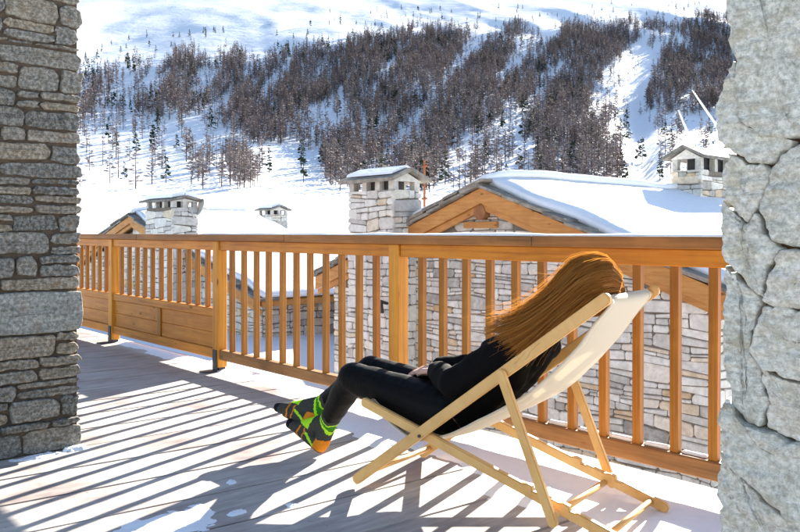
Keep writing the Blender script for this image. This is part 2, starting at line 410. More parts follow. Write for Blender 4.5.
def chimney(parent, origin, u0, u1, v0, v1, z0, zt, pier, rise, ridge, rng, mat, limit=160, hm=(0.09, 0.17), wm=(0.16, 0.4), snow=0.05, stones=True):
    V, Fc = box8(u0+.03, u1-.03, v0+.03, v1-.03, z0, zt-0.01)
    ch = put('chimney', V, Fc, M['mortar_dark'], parent, origin)
    if stones:
        fa = rubble(u0, u1, z0, zt, hm, wm, 0.008, rng, None, 0.4)
        low_stones([p for p in fa if max(q[1] for q in p) < zt+.06], lambda x, y, o: (x, v0+.02-o, min(y, zt)), mat, ch, origin, rng, limit, rank=shown)
        fb = rubble(v0, v1, z0, zt, hm, wm, 0.008, rng, None, 0.4)
        low_stones([p for p in fb if max(q[1] for q in p) < zt+.06], lambda x, y, o: (u1-.02+o, x, min(y, zt)), mat, ch, origin, rng, limit, rank=shown)
    # piers carrying the little slab roof
    uw, vw = u1-u0, v1-v0; pw = 0.1
    us = [u0+.02, (u0+u1)/2-pw/2, u1-.02-pw] if uw > .7 else [u0+.02, u1-.02-pw]
    vs = [v0+.02, (v0+v1)/2-pw/2, v1-.02-pw] if vw > .55 else [v0+.02, v1-.02-pw]
    if uw > 1.0: us = [u0+.02+(uw-.04-pw)*k/3 for k in range(4)]
    if vw > 1.0: vs = [v0+.02+(vw-.04-pw)*k/3 for k in range(4)]
    for i, a in enumerate(us):
        for j, b in enumerate(vs):
            if i in (0, len(us)-1) or j in (0, len(vs)-1):
                V, Fc = stone_geo([(a, b), (a+pw, b), (a+pw, b+pw), (a, b+pw)], lambda x, y, o: (x, y, zt-.01+o), pier+.02, 0.0, None, [(0, 0.1), (0.1, 1.0)], 0.02, 0.004, 20, i*7+j)
                put('cap_pier', V, Fc, mat, ch, origin, False, None, rng.uniform(0.05, 0.35))
    zb = zt+pier; ov = 0.10; cu, cv = (u0+u1)/2, (v0+v1)/2
    V, Fc = box8(u0+.25*uw, u1-.25*uw, v0+.2*vw, v1-.2*vw, zt-.02, zb+.02)
    put('flue', V, Fc, M['metal'], ch, origin)
    t = 0.05
    if ridge == 'u':
        hw = vw/2+ov
        for s in (-1, 1):
            P = [(u0-ov, cv, zb+rise), (u0-ov, cv+s*hw, zb-.02), (u0-ov, cv+s*hw, zb+t-.02), (u0-ov, cv, zb+rise+t)]
            V, Fc = prism(P, (1, 0, 0), uw+2*ov); put('cap_slab', V, Fc, M['slate'], ch, origin, False, None, rng.uniform(.3, .8))
            if snow:
                P = [(u0-ov+.08, cv+s*.01, zb+rise+t+.004), (u0-ov+.08, cv+s*hw*.75, zb+rise*.27+t), (u0-ov+.08, cv+s*hw*.7, zb+rise*.32+t+snow), (u0-ov+.08, cv+s*.01, zb+rise+t+snow*1.2)]
                V, Fc = prism(P, (1, 0, 0), uw+2*ov-.2); put('cap_snow', V, Fc, M['snow'], ch, origin)
        for uu in (u0+.01, u1-.09):
            V, Fc = prism([(uu, v0, zb-.01), (uu, v1, zb-.01), (uu, cv, zb+rise-.02)], (1, 0, 0), .08); put('cap_gable', V, Fc, mat, ch, origin, False, None, .75)
    else:
        hw = uw/2+ov
        for s in (-1, 1):
            P = [(cu, v0-ov, zb+rise), (cu+s*hw, v0-ov, zb-.02), (cu+s*hw, v0-ov, zb+t-.02), (cu, v0-ov, zb+rise+t)]
            V, Fc = prism(P, (0, 1, 0), vw+2*ov); put('cap_slab', V, Fc, M['slate'], ch, origin, False, None, rng.uniform(.1, .5))
            if snow:
                P = [(cu+s*.01, v0-ov+.1, zb+rise+t+.004), (cu+s*hw*.7, v0-ov+.1, zb+rise*.3+t), (cu+s*hw*.65, v0-ov+.1, zb+rise*.35+t+snow), (cu+s*.01, v0-ov+.1, zb+rise+t+snow*1.2)]
                V, Fc = prism(P, (0, 1, 0), vw+2*ov-.2); put('cap_snow', V, Fc, M['snow'], ch, origin)
        for vv in (v0+.01, v1-.09):
            V, Fc = prism([(u0, vv, zb-.01), (u1, vv, zb-.01), (cu, vv, zb+rise-.02)], (0, 1, 0), .08); put('cap_gable', V, Fc, mat, ch, origin, False, None, .6)
    return ch

def chalet(name, label, ur, ul, uq, zr, slope, vv, vw, vend, zbase, rng, limit, snow_l, snow_r, slab=0.34, hm=(0.07, 0.16), wm=(0.15, 0.44), board=0.19, group=None):
    """gable facing the terrace: ridge at x=ur, eaves ul..uq, verge plane vv, wall plane vw"""
    org = (ur, vw, zbase); root = empty(name, org, label, 'house', group)
    wl, wr = ul+.3, uq-.3
    top = lambda u: zr-slope*abs(u-ur)
    zw = lambda u: top(u)-board-.06
    poly = [(wl, vw, zbase), (wr, vw, zbase), (wr, vw, zw(wr)), (ur, vw, zw(ur)), (wl, vw, zw(wl))]
    V, Fc = prism(poly, (0, 1, 0), vend-vw-.3); wall = put('wall', V, Fc, M['mortar_dark'], root, org)
    polys = [p for p in rubble(wl, wr, zbase, zr, hm, wm, 0.008, rng, None, 0.42) if max(q[1]-zw(q[0]) for q in p) < 0.09]
    low_stones(polys, lambda x, y, o: (x, vw-o, y), M['wall_stone'], wall, org, rng, limit, rank=shown)
    side = [p for p in rubble(vw, min(vend-.3, vw+5), zbase, zw(wr), (0.1, 0.2), (0.2, 0.55), 0.014, rng)]
    low_stones(side, lambda x, y, o: (wr+o, x, y), M['wall_stone'], wall, org, rng, 0, joined_name='side_stones')
    # roof deck
    P = [(ul, vv+.1, top(ul)-.01), (ur, vv+.1, zr-.01), (uq, vv+.1, top(uq)-.01), (uq, vv+.1, top(uq)-.12), (ur, vv+.1, zr-.12), (ul, vv+.1, top(ul)-.12)]
    V, Fc = prism(P, (0, 1, 0), vend-vv-.1)
    Fc = [(0, 1, 4, 5), (1, 2, 3, 4), (6, 11, 10, 7), (7, 10, 9, 8)]+Fc[2:]
    roof = put('roof', V, Fc, M['barge'], root, org)
    for e, ue in ((-1, ul), (1, uq)):                # two layered barge boards on each slope
        for k, (off, dz, hh, th) in enumerate(((0.0, 0.0, board, .045), (.05, -board-.002, .085, .05))):
            P = [(ur, vv+off, zr+dz), (ue, vv+off, top(ue)+dz), (ue, vv+off, top(ue)+dz-hh), (ur, vv+off, zr+dz-hh)]
            V, Fc = prism(P, (0, 1, 0), th); put('barge_board', V, Fc, M['barge'], root, org)
        # stepped stone slabs along the verge, in two thicknesses
        L = abs(ue-ur)
        for lay in range(2 if e < 0 else 1):
            a = rng.uniform(-.05, .05) if lay else 0.0
            while a < L:
                w = slab*rng.uniform(.75, 1.3); b = min(a+w, L+.08); th = rng.uniform(.03, .05); pr = rng.uniform(.02, .09)-lay*.02
                za, zb2 = zr-slope*a, zr-slope*b; lift = 0.012+lay*.055
                tip = rng.uniform(.012, .03)
                P = [(ur+e*a, vv-pr, za+lift-.004), (ur+e*b, vv-pr, zb2+lift+tip*.6), (ur+e*b, vv-pr, zb2+lift+th+tip*.6), (ur+e*a, vv-pr, za+lift+th-.004)]
                V, Fc = prism(P, (0, 1, 0), .45+rng.uniform(0, .1)); put('roof_slab', V, Fc, M['slate'], roof, org, False, None, rng.random())
                a = b-.012 if b < L else L+1
        th = snow_l if e < 0 else snow_r
        def fn(a, b, e=e, th=th, L=L):
            k = min(1, max(0.0, (b-vv)/.55))**.5; q = min(1, max(0, (L+.02-a)/.5))**.5
            nz = 1+.5*fbm(np.array([[a*e, b*.8, 2.0]]), 1.6, 5, 8)[0]
            mel = (0.15 if e > 0 else 0.0)
            return (ur+e*a, b+.04*math.sin(a*5+e), zr-slope*a+.1+th*(.12+.88*k)*nz*(.3+.7*q))
        sheet('roof_snow', fn, 0.0, L+.02, vv+(.14 if e > 0 else .1), vend, 26, 34, M['snow'], roof, org, .09)
    return root, wall, roof, org

rng = random.Random(21)
apex = on_v(480, 7.3, 188)
houseA, wallA, roofA, orgA = chalet('stone_chalet', 'nearest stone chalet with snowy gable roof right behind the wooden railing', apex[0], -10.16, -3.40, apex[2], 0.36, 7.3, 7.46, 17.0, -3.3, rng, 300, .16, .07)
# ridge log and the lintel board under it
p0 = on_v(475, 7.38, 219); p1 = on_v(490, 7.38, 205)
V, Fc = tube([((p0[0]+p1[0])/2-.02, 7.34, (p0[2]+p1[2])/2), ((p0[0]+p1[0])/2-.02, 7.9, (p0[2]+p1[2])/2)], .1, 10)
put('ridge_beam', V, Fc, M['old_beam'], houseA, orgA)
p0 = on_v(470, 7.52, 228); p1 = on_v(503, 7.52, 221.5)
cbox('lintel_board', p0[0], p1[0], 7.39, 7.5, p0[2], p1[2], .006, M['barge'], houseA, orgA)
# the stack on the gable, left of the ridge
cl, cr = on_v(347.5, 7.02)[0], on_v(393, 7.02)[0]
chA = chimney(houseA, orgA, cl, cr, 7.02, 7.56, -3.2, 1.70, .13, .13, 'u', rng, M['pale_stone'], 220, (0.09, 0.19), (0.16, 0.42), .03)
# lamp on the stack
p = on_v(387, 7.0, 305)
V, Fc = tube([(p[0], 7.01, p[2]+.02), (p[0], 6.9, p[2]+.05), (p[0], 6.87, p[2]-.02), (p[0], 6.87, p[2]-.1)], [.02, .03, .05, .06], 8)
lamp = put('wall_lamp', V, Fc, M['metal'], None, (0, 0, 0)); tag(lamp, 'small black lamp fixed to the stone chimney stack behind the railing', 'lamp')
p = on_v(554.5, 7.42, 394)
sw = cbox('outlet_box', p[0]-.045, p[0]+.045, 7.4, 7.48, p[2]-.05, p[2]+.05, .006, M['white_box']); tag(sw, 'small white electrical box on the rubble wall under the chair back', 'electrical box')
# second chimney, standing on the ridge farther back
cu, cv, _ = on_u(690, -6.45, 195)
chimney(houseA, orgA, -6.75, -6.2, cv-.1, cv+1.5, 0.9, on_u(690, -6.2, 168)[2], .2, .17, 'v', rng, M['wall_stone'], 90, (0.1, 0.17), (0.18, 0.42), 0.0)
# thin pole beside the big chimney
a, b = ray(424.5); Y = 12.5
V, Fc = tube([(a*Y, b*Y, -.2), (a*Y, b*Y, H+(HZ-160)/F*Y)], [.025, .018], 6)
pole = MB(); pole.add(V, Fc)
for dz in (.1, .32, .62):
    z = H+(HZ-160)/F*Y-dz; V, Fc = tube([(a*Y-.05, b*Y, z), (a*Y+.05, b*Y, z)], .02, 5); pole.add(V, Fc)
po = pole.build('roof_pole', M['rustpole']); tag(po, 'thin rusty pole rising beside the big stone chimney', 'pole')

houseB, wallB, roofB, orgB = chalet('stone_chalet', 'stone chalet at the far left with wide chimney stack and satellite dish', -18.6, -24.4, -12.7, 1.5, 0.285, 7.8, 8.1, 11.2, -3.0, rng, 0, .16, .1, .5, (0.1, 0.2), (0.22, 0.55), .17)
bl, br = on_v(145, 7.5)[0], on_v(172, 7.5)[0]
zt = H+(HZ-207)/F*16.9
chB = chimney(houseB, orgB, bl, br, 7.5, 8.12, -3.0, zt, .13, .07, 'u', rng, M['pale_stone'], 120, (0.12, 0.22), (0.25, 0.55), .08)
# satellite dish on that chimney
dc = np.array([br+.08, 8.15, zt+.0]); V = []; Fc = []
nrm = np.array([-.15, -.95, .3]); nrm /= np.linalg.norm(nrm); aa = np.cross(nrm, (0, 0, 1)); aa /= np.linalg.norm(aa); bb = np.cross(aa, nrm)
for r in (0.0001, .07, .13, .19):
    for k in range(16): t = k*math.pi/8; V.append(dc+aa*r*math.cos(t)+bb*r*math.sin(t)+nrm*(r*r*1.1))
for r in (.19, .0001):
    for k in range(16): t = k*math.pi/8; V.append(dc+aa*r*math.cos(t)+bb*r*math.sin(t)+nrm*(r*r*1.1-.02))
for i in range(5):
    for k in range(16): Fc.append((i*16+k, i*16+(k+1) % 16, (i+1)*16+(k+1) % 16, (i+1)*16+k))
db = MB(); db.add(np.array(V), Fc); V, Fc = tube([dc-nrm*.01, dc-nrm*.16], .02, 6); db.add(V, Fc); V, Fc = tube([dc+bb*-.28+nrm*.09, dc+nrm*.3], .01, 5); db.add(V, Fc)
ds = db.build('satellite_dish', M['dish'], None, (0, 0, 0), True); tag(ds, 'grey satellite dish on the right side of the left chimney', 'satellite dish')

def low_house(name, label, u0, u1, vf, vb, ze, zr, zbase, th, shut=None):
    org = ((u0+u1)/2, vf, zbase); root = empty(name, org, label, 'house')
    V, Fc = box8(u0, u1, vf+.4, vb, zbase, ze); wall = put('wall', V, Fc, M['mortar_dark'], root, org)
    low_stones(rubble(u0, u1, zbase, ze, (.1, .2), (.22, .5), .014, rng), lambda x, y, o: (x, vf+.4-o, y), M['wall_stone'], wall, org, rng, 0)
    P = [(u0-.2, vf, ze), (u0-.2, vb, zr), (u0-.2, vb, zr-.14), (u0-.2, vf, ze-.14)]
    V, Fc = prism(P, (1, 0, 0), u1-u0+.4); roof = put('roof', V, Fc, M['slate'], root, org, False, None, .2)
    cbox('fascia', u0-.2, u1+.2, vf-.04, vf-.002, ze-.3, ze-.03, .006, M['fascia'], root, org)
    a = u0-.2
    while a < u1+.2:
        w = rng.uniform(.4, .8); V, Fc = box8(a, min(a+w-.01, u1+.2), vf-.12-rng.uniform(0, .06), vf+.5, ze-.02, ze+.04); put('eave_slab', V, Fc, M['slate'], roof, org, False, None, rng.random()); a += w
    def fn(a, b):
        k = min(1, max(0, (b-vf)/.4))**.5
        return (a, b, ze+(zr-ze)*(b-vf)/(vb-vf)+.05+th*(.4+.6*k)*(1+.3*fbm(np.array([[a, b, 0.]]), .8, 3, 4)[0]))
    sheet('roof_snow', fn, u0-.18, u1+.18, vf-.02, vb+.1, 24, 18, M['snow'], roof, org, .14)
    if shut:
        cbox('shutter', shut[0], shut[1], vf+.34, vf+.39, shut[2], shut[3], .005, M['shutter'], root, org)
    return root, org
p = on_v(287, 10.4, 325)
low_house('stone_annex', 'low stone annex with snowy roof and orange shutter between the two chalets', -14.6, -10.3, 10.0, 13.2, -.34, .75, -3.0, .14, (p[0]-.12, p[0]+.12, p[2]-.1, p[2]+.5))
hd, orgD = low_house('stone_chalet', 'far chalet under a broad snow roof with one small chimney', -33.0, -12.5, 14.2, 17.6, .2, 1.15, -3.0, .16)
cl3 = on_v(258, 16.0)[0]; zt3 = H+(HZ-214)/F*29
chimney(hd, orgD, cl3, cl3+.95, 16.0, 16.75, .6, zt3, .16, .14, 'u', rng, M['pale_stone'], 0, (0.12, 0.2), (0.25, 0.5), .08)

# ------------------------------------------------------------------ terrace: planks
DX, DY = c2w(math.sin(math.atan2(1070, F)), math.cos(math.atan2(1070, F)))   # run of the planks, a few degrees off square
deck = tag(empty('terrace_deck', (-2, 1, 0)), 'grey weathered plank terrace striped by the railing shadows', kind='structure')
m, n, b = newmat('weathered_plank', 0.7, 0.3)
ang = math.atan2(DX, DY)
co = coords(n, (9, 1.0, 9), (0, 0, ang)); g = noise(n, co, 3.0, 8, 0.65, 0.5)
r = ramp(n, [(0.25, (0.27, 0.245, 0.23)), (0.5, (0.45, 0.42, 0.39)), (0.75, (0.59, 0.56, 0.52))]); n.links.new(g, r.inputs[0])
c2 = noise(n, coords(n), 1.6, 5, 0.6)
v = mixc(n, r.outputs[0], (0.20, 0.145, 0.14), rangev(n, c2, 0.48, 0.7, 0, 0.75))
v = mixc(n, v, (0.66, 0.62, 0.60), rangev(n, objrand(n), 0, 1, 0.0, 0.45), 'MULTIPLY')
c3 = noise(n, coords(n), 26, 4, 0.7); v = mixc(n, v, (0.08, 0.07, 0.06), rangev(n, c3, 0.66, 0.74, 0, 0.8))
n.links.new(v, b.inputs['Base Color']); n.links.new(rangev(n, c2, 0.45, 0.7, 0.75, 0.42), b.inputs['Roughness']); bump(n, b, g, 0.4, 0.004); M['plank'] = m
PW = 0.37; V0, V1 = -2.6, 3.30
pos = ground(0, 506)                       # one seam passes here
sl_ = DX/DY; base_u = pos[0]-sl_*pos[1]    # u of that seam at v = 0
step = PW/abs(DY)*1.0
k0 = int((-9.8-base_u)/step)-2; k1 = int((2.2-base_u)/step)+2
for k in range(k0, k1):
    ua = base_u+k*step+.003; ub = ua+step-.008
    cuts = [V0, V1] if k % 3 else [V0, -.4+.5*(k % 2), V1]
    for q in range(len(cuts)-1):
        va, vb = cuts[q]+(.004 if q else 0), cuts[q+1]
        dz = RNG.uniform(-.0025, .0)
        pts = [(ua+sl_*va, va), (ub+sl_*va, va), (ub+sl_*vb, vb), (ua+sl_*vb, vb)]
        bm = bmesh.new(); lo = [bm.verts.new((x+2, y-1, -.04)) for x, y in pts]; hi = [bm.verts.new((x+2, y-1, dz)) for x, y in pts]
        bm.faces.new(lo[::-1]); bm.faces.new(hi)
        for i in range(4): bm.faces.new((lo[i], lo[(i+1) % 4], hi[(i+1) % 4], hi[i]))
        bmesh.ops.bevel(bm, geom=[e for e in bm.edges if all(w in hi for w in e.verts)], offset=.005, segments=2, affect='EDGES')
        me = bpy.data.meshes.new('plank'); bm.to_mesh(me); bm.free(); me.materials.append(m); link('plank', me, deck)
V, Fc = box8(-11, 3, V0, V1-.03, -.3, -.045); put('deck_frame', V, Fc, M['mortar_dark'], deck, (-2, 1, 0))
V, Fc = box8(-11, 3, V1-.025, V1+.02, -.32, -.008); put('edge_board', V, Fc, M['wood_low'], deck, (-2, 1, 0))

# ------------------------------------------------------------------ railing
RV = 3.137                                   # plane of the balusters
def u_at(px): return on_v(px, RV)[0]
uR = u_at(714.5); PITCH = 0.1765
u_b = [uR-PITCH*k for k in list(range(11))]+[uR-PITCH*(12.3+k) for k in range(11)]+[uR-PITCH*(24.6+k) for k in range(11)]+[uR-PITCH*(36.9+k) for k in range(11)]
posts = [uR+PITCH*1.15, uR-PITCH*11.15, uR-PITCH*23.45, uR-PITCH*35.75, uR-PITCH*48.05]
rail = empty('wooden_railing', (posts[2], RV, 0), 'orange stained wooden railing with upright balusters along the terrace edge', 'railing')
ro = (posts[2], RV, 0)
ZB0, ZB1, ZT0, ZT1, ZC = 0.092, 0.172, 0.972, 1.048, 1.10
for i in range(4):
    a, b = posts[i+1]+.045, posts[i]-.045
    cbox('top_rail', a+.001, b-.001, RV-.03, RV+.03, ZT0, ZT1-.001, .004, M['wood_u'], rail, ro)
    cbox('bottom_rail', a+.001, b-.001, RV-.032, RV+.032, ZB0, ZB1, .006, M['wood_low'] if i < 2 else M['wood_u'], rail, ro)
    if i >= 2:
        cbox('middle_rail', a+.001, b-.001, RV-.03, RV+.03, .43, .50, .005, M['wood_u'], rail, ro)
        mid = (a+b)/2
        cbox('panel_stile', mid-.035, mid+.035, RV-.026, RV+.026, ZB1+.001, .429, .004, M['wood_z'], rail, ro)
        for c, d in ((a, mid-.035), (mid+.035, b)):
            for q in range(2):
                h0 = ZB1+(.43-ZB1)/2*q; h1 = ZB1+(.43-ZB1)/2*(q+1)
                cbox('panel', c+.001, d-.001, RV-.012, RV+.012, h0+.001, h1-.002, .003, M['wood_panel'], rail, ro)
for i, pu in enumerate(posts):
    ps = cbox('post', pu-.045, pu+.045, RV-.045, RV+.04, .03, ZT1-.001, .005, M['wood_post'], rail, ro)
    br_ = MB(); V, Fc = box8(pu-.03, pu+.03, RV-.053, RV-.0455, .0, .17); br_.add(V, Fc); V, Fc = box8(pu-.05, pu+.05, RV-.16, RV-.053, .0, .008); br_.add(V, Fc)
    V, Fc = box8(pu-.035, pu+.035, RV-.03, RV+.03, .0, .03); br_.add(V, Fc); br_.build('foot_bracket', M['metal'], ps, ro)
cp = [posts[0]+.4, uR-.9, uR-3.1, uR-5.6, posts[4]-.3]
for i in range(4): cbox('handrail', cp[i+1]+.001, cp[i]-.001, RV-.075, RV+.075, ZT1, ZC, .006, M['wood_cap'], rail, ro, 2)
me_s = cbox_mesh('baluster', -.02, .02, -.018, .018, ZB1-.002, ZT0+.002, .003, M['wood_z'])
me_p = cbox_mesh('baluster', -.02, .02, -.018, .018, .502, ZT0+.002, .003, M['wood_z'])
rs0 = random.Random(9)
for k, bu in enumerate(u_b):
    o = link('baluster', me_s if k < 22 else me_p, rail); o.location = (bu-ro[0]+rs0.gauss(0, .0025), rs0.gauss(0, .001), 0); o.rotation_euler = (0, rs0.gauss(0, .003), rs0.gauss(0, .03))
# thin snow on the handrail and on the bottom rail
rs = random.Random(5)
def snow_strip(name, ua, ub, vc, hw, z, h, label, seed):
    n = max(8, int((ub-ua)/.05)); V = []; Fc = []; sec = [(-1, 0), (-.75, .75), (0, 1), (.75, .8), (1, 0)]
    for i in range(n+1):
        u = ua+(ub-ua)*i/n; t = 1 if 0 < i < n else .05
        nz = fbm(np.array([[u, seed, 0.], [u, seed+9, 0.], [u, seed+20, 0.]]), 3.0, 4, seed)
        for s, k in sec: V.append((u, vc+hw*s*(1+.35*nz[0])*t+.004*nz[2], z+max(.001, h*k*(1+.5*nz[1])*t)))
    for i in range(n):
        for k in range(4): Fc.append((i*5+k, i*5+k+1, (i+1)*5+k+1, (i+1)*5+k))
        Fc.append((i*5+4, i*5, (i+1)*5, (i+1)*5+4))
    Fc += [(0, 1, 2, 3, 4), tuple(range(n*5, n*5+5))]
    o = put(name, V, Fc, M['snow'], None, (0, 0, 0), True); tag(o, label, 'snow'); return o
snow_strip('snow_layer', uR-4.4, posts[0]+.3, RV+.0, .062, ZC, .013, 'thin snow lying on the handrail of the wooden railing', 3)
ORD = ['first', 'second', 'third', 'fourth', 'fifth', 'sixth', 'seventh', 'eighth', 'ninth', 'tenth', 'eleventh', 'twelfth']
gaps = sorted(u_b[:11]+[posts[0], posts[1]])
for i in range(len(gaps)-1):
    a, b = gaps[i]+.022+(.03 if abs(gaps[i]-posts[1]) < .01 else 0), gaps[i+1]-.022-(.03 if abs(gaps[i+1]-posts[0]) < .01 else 0)
    o = snow_strip('snow_patch', a, b, RV+.008, .018, ZB1, .016, ORD[i]+' little snow strip from the middle post on the right bottom rail', 30+i); o['group'] = 'snow strips on the bottom rail'

# ------------------------------------------------------------------ snow lying on the terrace
bd = [(40, 318), (80, 331), (113, 341), (193, 368), (214, 373), (230, 377), (255, 384), (273, 389), (300, 398), (326, 411), (345, 436), (372, 448), (405, 446), (440, 455), (458, 463), (477, 474), (494, 490), (532, 508), (565, 519), (620, 540), (760, 600)]
bd = np.array([ground(*p) for p in bd]); bd = bd[np.argsort(bd[:, 0])]
us = np.arange(-9.4, 0.9, .03); vs = np.arange(1.2, 3.285, .03)
U, Vv = np.meshgrid(us, vs)
low = np.interp(U, bd[:, 0], bd[:, 1])
nz = fbm(np.stack([U, Vv, U*0], -1).reshape(-1, 3), 3.2, 5, 77).reshape(U.shape); nf = fbm(np.stack([U, Vv, U*0+5], -1).reshape(-1, 3), 9, 4, 78).reshape(U.shape)
d = np.minimum(Vv-low+nz*.12+nf*.05, (3.27-Vv)*3+.02)
Z = np.clip(d*.22, -.02, .012)+.0035*nf*np.clip(d*8, 0, 1)
ix = np.arange(U.size).reshape(U.shape); keep = (np.maximum.reduce([Z[:-1, :-1], Z[1:, :-1], Z[:-1, 1:], Z[1:, 1:]]) > -.004)
Fq = np.stack([ix[:-1, :-1], ix[:-1, 1:], ix[1:, 1:], ix[1:, :-1]], -1)[keep]
usd, inv = np.unique(Fq, return_inverse=True); Vs = np.stack([U, Vv, Z], -1).reshape(-1, 3)[usd]
o = put('snow_sheet', Vs, inv.reshape(-1, 4), M['snow_deck'], None, (0, 0, 0), True, fix=False); tag(o, 'thin trodden snow lying along the railing and under the deckchair', 'snow')
def snow_blob(px, py, r, h, seed, label, asp=1.6):
    c = ground(px, py); n = 44; L = np.linspace(-1.5, 1.5, n); A, B = np.meshgrid(L*r, L*r*asp)
    Q = np.stack([A, B, A*0+seed], -1).reshape(-1, 3); f1 = fbm(Q, .9/r, 5, seed).reshape(A.shape); f2 = fbm(Q, 5/r, 3, seed+4).reshape(A.shape)
    e = 1-np.hypot(A/r, B/(r*asp))+f1*.85+f2*.18
    Zb = np.clip(e, -.2, .5)*h*1.6+.2*h*f2*(e > .1); ix = np.arange(A.size).reshape(A.shape)
    kp = np.maximum.reduce([Zb[:-1, :-1], Zb[1:, :-1], Zb[:-1, 1:], Zb[1:, 1:]]) > -.1*h
    Fq = np.stack([ix[:-1, :-1], ix[:-1, 1:], ix[1:, 1:], ix[1:, :-1]], -1)[kp]
    if not len(Fq): return
    us_, iv = np.unique(Fq, return_inverse=True); Vq = np.stack([A+c[0], B+c[1], Zb], -1).reshape(-1, 3)[us_]
    o = put('snow_patch', Vq, iv.reshape(-1, 4), M['snow_deck'], None, (0, 0, 0), True, fix=False); tag(o, label, 'snow', 'snow patches on the deck')
snow_blob(160, 524, .12, .016, 3, 'largest melting snow patch at the lower left edge of the deck', 1.9)
snow_blob(232, 482, .02, .008, 5, 'tiny snow lump on the dark planks left of the feet', 1.3)
snow_blob(237, 513, .028, .009, 8, 'small snow lump on the dark planks near the bottom edge', 1.2)
snow_blob(291, 505, .02, .007, 11, 'small snow lump left of the front chair foot', 1.3)
snow_blob(76, 449, .05, .02, 14, 'little snow heap at the foot of the left stone pillar', 1.0)
snow_blob(40, 456, .04, .012, 17, 'frosty snow along the base of the left stone pillar', 3.0)

# ------------------------------------------------------------------ left stone pillar
prs = random.Random(4); PU = -4.14; PVE = on_u(80, PU)[1]
lp = empty('stone_pillar', (PU-.3, 1.0, 0), 'brown grey rubble pillar with mortar joints at the left edge', 'pillar'); lo_ = (PU-.3, 1.0, 0)
V, Fc = box8(PU-.6, PU-.012, .1, PVE-.012, 0, 3.4); put('core', V, Fc, M['mortar'], lp, lo_)
rowpx = [0, 23.5, 43, 47.5, 67, 92, 110, 129, 143.5, 162.5, 178.5, 195.5, 214, 232.5, 255, 277, 290.5, 334, 357, 380.5, 397.5, 420, 429, 454]
rows = sorted([H-(p-HZ)*3.95/F for p in rowpx]); rows[0] = .004
while rows[-1] < 3.3: rows.append(rows[-1]+prs.choice([.08, .1, .12, .16]))
pol = []
for i in range(len(rows)-1):
    y0, y1 = rows[i], rows[i+1]; h = y1-y0; x = PVE+prs.uniform(-.006, .016); big = h > .2
    first = True
    while x > .12:
        w = prs.choice([prs.uniform(.09, .16), prs.uniform(.2, .3), prs.uniform(.28, .42)]) if not big else .46
        if h < .05: w = prs.uniform(.1, .25)
        xe = max(x-w, .1); j = .007; r = lambda: prs.uniform(.001, .03)*min(1, h/.1); t = lambda: prs.uniform(-.008, .008)*min(1, h/.1)
        pol.append([(xe+j+r(), y0+j+t()), ((x+xe)/2, y0+j*.7+t()), (x-j-r(), y0+j+t()), (x-j*.5+t(), y0+j+r()+.004), (x-j*.5+t(), (y0+y1)/2), (x-j*.5+t(), y1-j-r()), (x-j-r(), y1-j+t()), ((x+xe)/2, y1-j*.7+t()), (xe+j+r(), y1-j+t()), (xe+j+t(), y1-j-r()), (xe+j+t(), (y0+y1)/2), (xe+j+t(), y0+j+r())])
        if .08 < h < .15 and prs.random() < .4:
            full = pol.pop(); ym = y0+h*prs.uniform(.4, .6)
            for c0, c1 in ((y0, ym-.004), (ym+.004, y1)): pol.append([(px_, c0+(py_-y0)*(c1-c0)/h+(prs.uniform(-.003, .003))) for px_, py_ in full])
        x = xe
for k, p in enumerate(pol):
    V, Fc = stone_geo(p, lambda x, y, o: (PU-.014+o, x, y), prs.uniform(.012, .034), .1, 44, [(0, .55), (.25, .9), (.7, 1.0), (2, .98), (4, 1.03), (7, .98), (11, 1.0), (16, 1.0)], .006, .0042, 30, k+50, 0)
    big = max(q[1] for q in p)-min(q[1] for q in p) > .18
    put('stone', V, Fc, M['pillar_stone'], lp, lo_, True, None, 1.0 if big else prs.random()*.85)
# corner returns on the terrace side so the pillar has depth
for i in range(len(rows)-1):
    y0, y1 = rows[i], rows[i+1]; x = PU-.1
    while x > PU-.58:
        xe = max(x-prs.uniform(.2, .4), PU-.6)
        V, Fc = stone_geo([(xe+.01, y0+.01), (x-.01, y0+.01), (x-.01, y1-.01), (xe+.01, y1-.01)], lambda a, b, o: (a, PVE-.014+o, b), .02, .06, 16, [(0, .15), (.6, .7), (1.5, 1.0)], .012, .004, 16, i)
        put('stone', V, Fc, M['pillar_stone'], lp, lo_, True, None, prs.random()*.85); x = xe

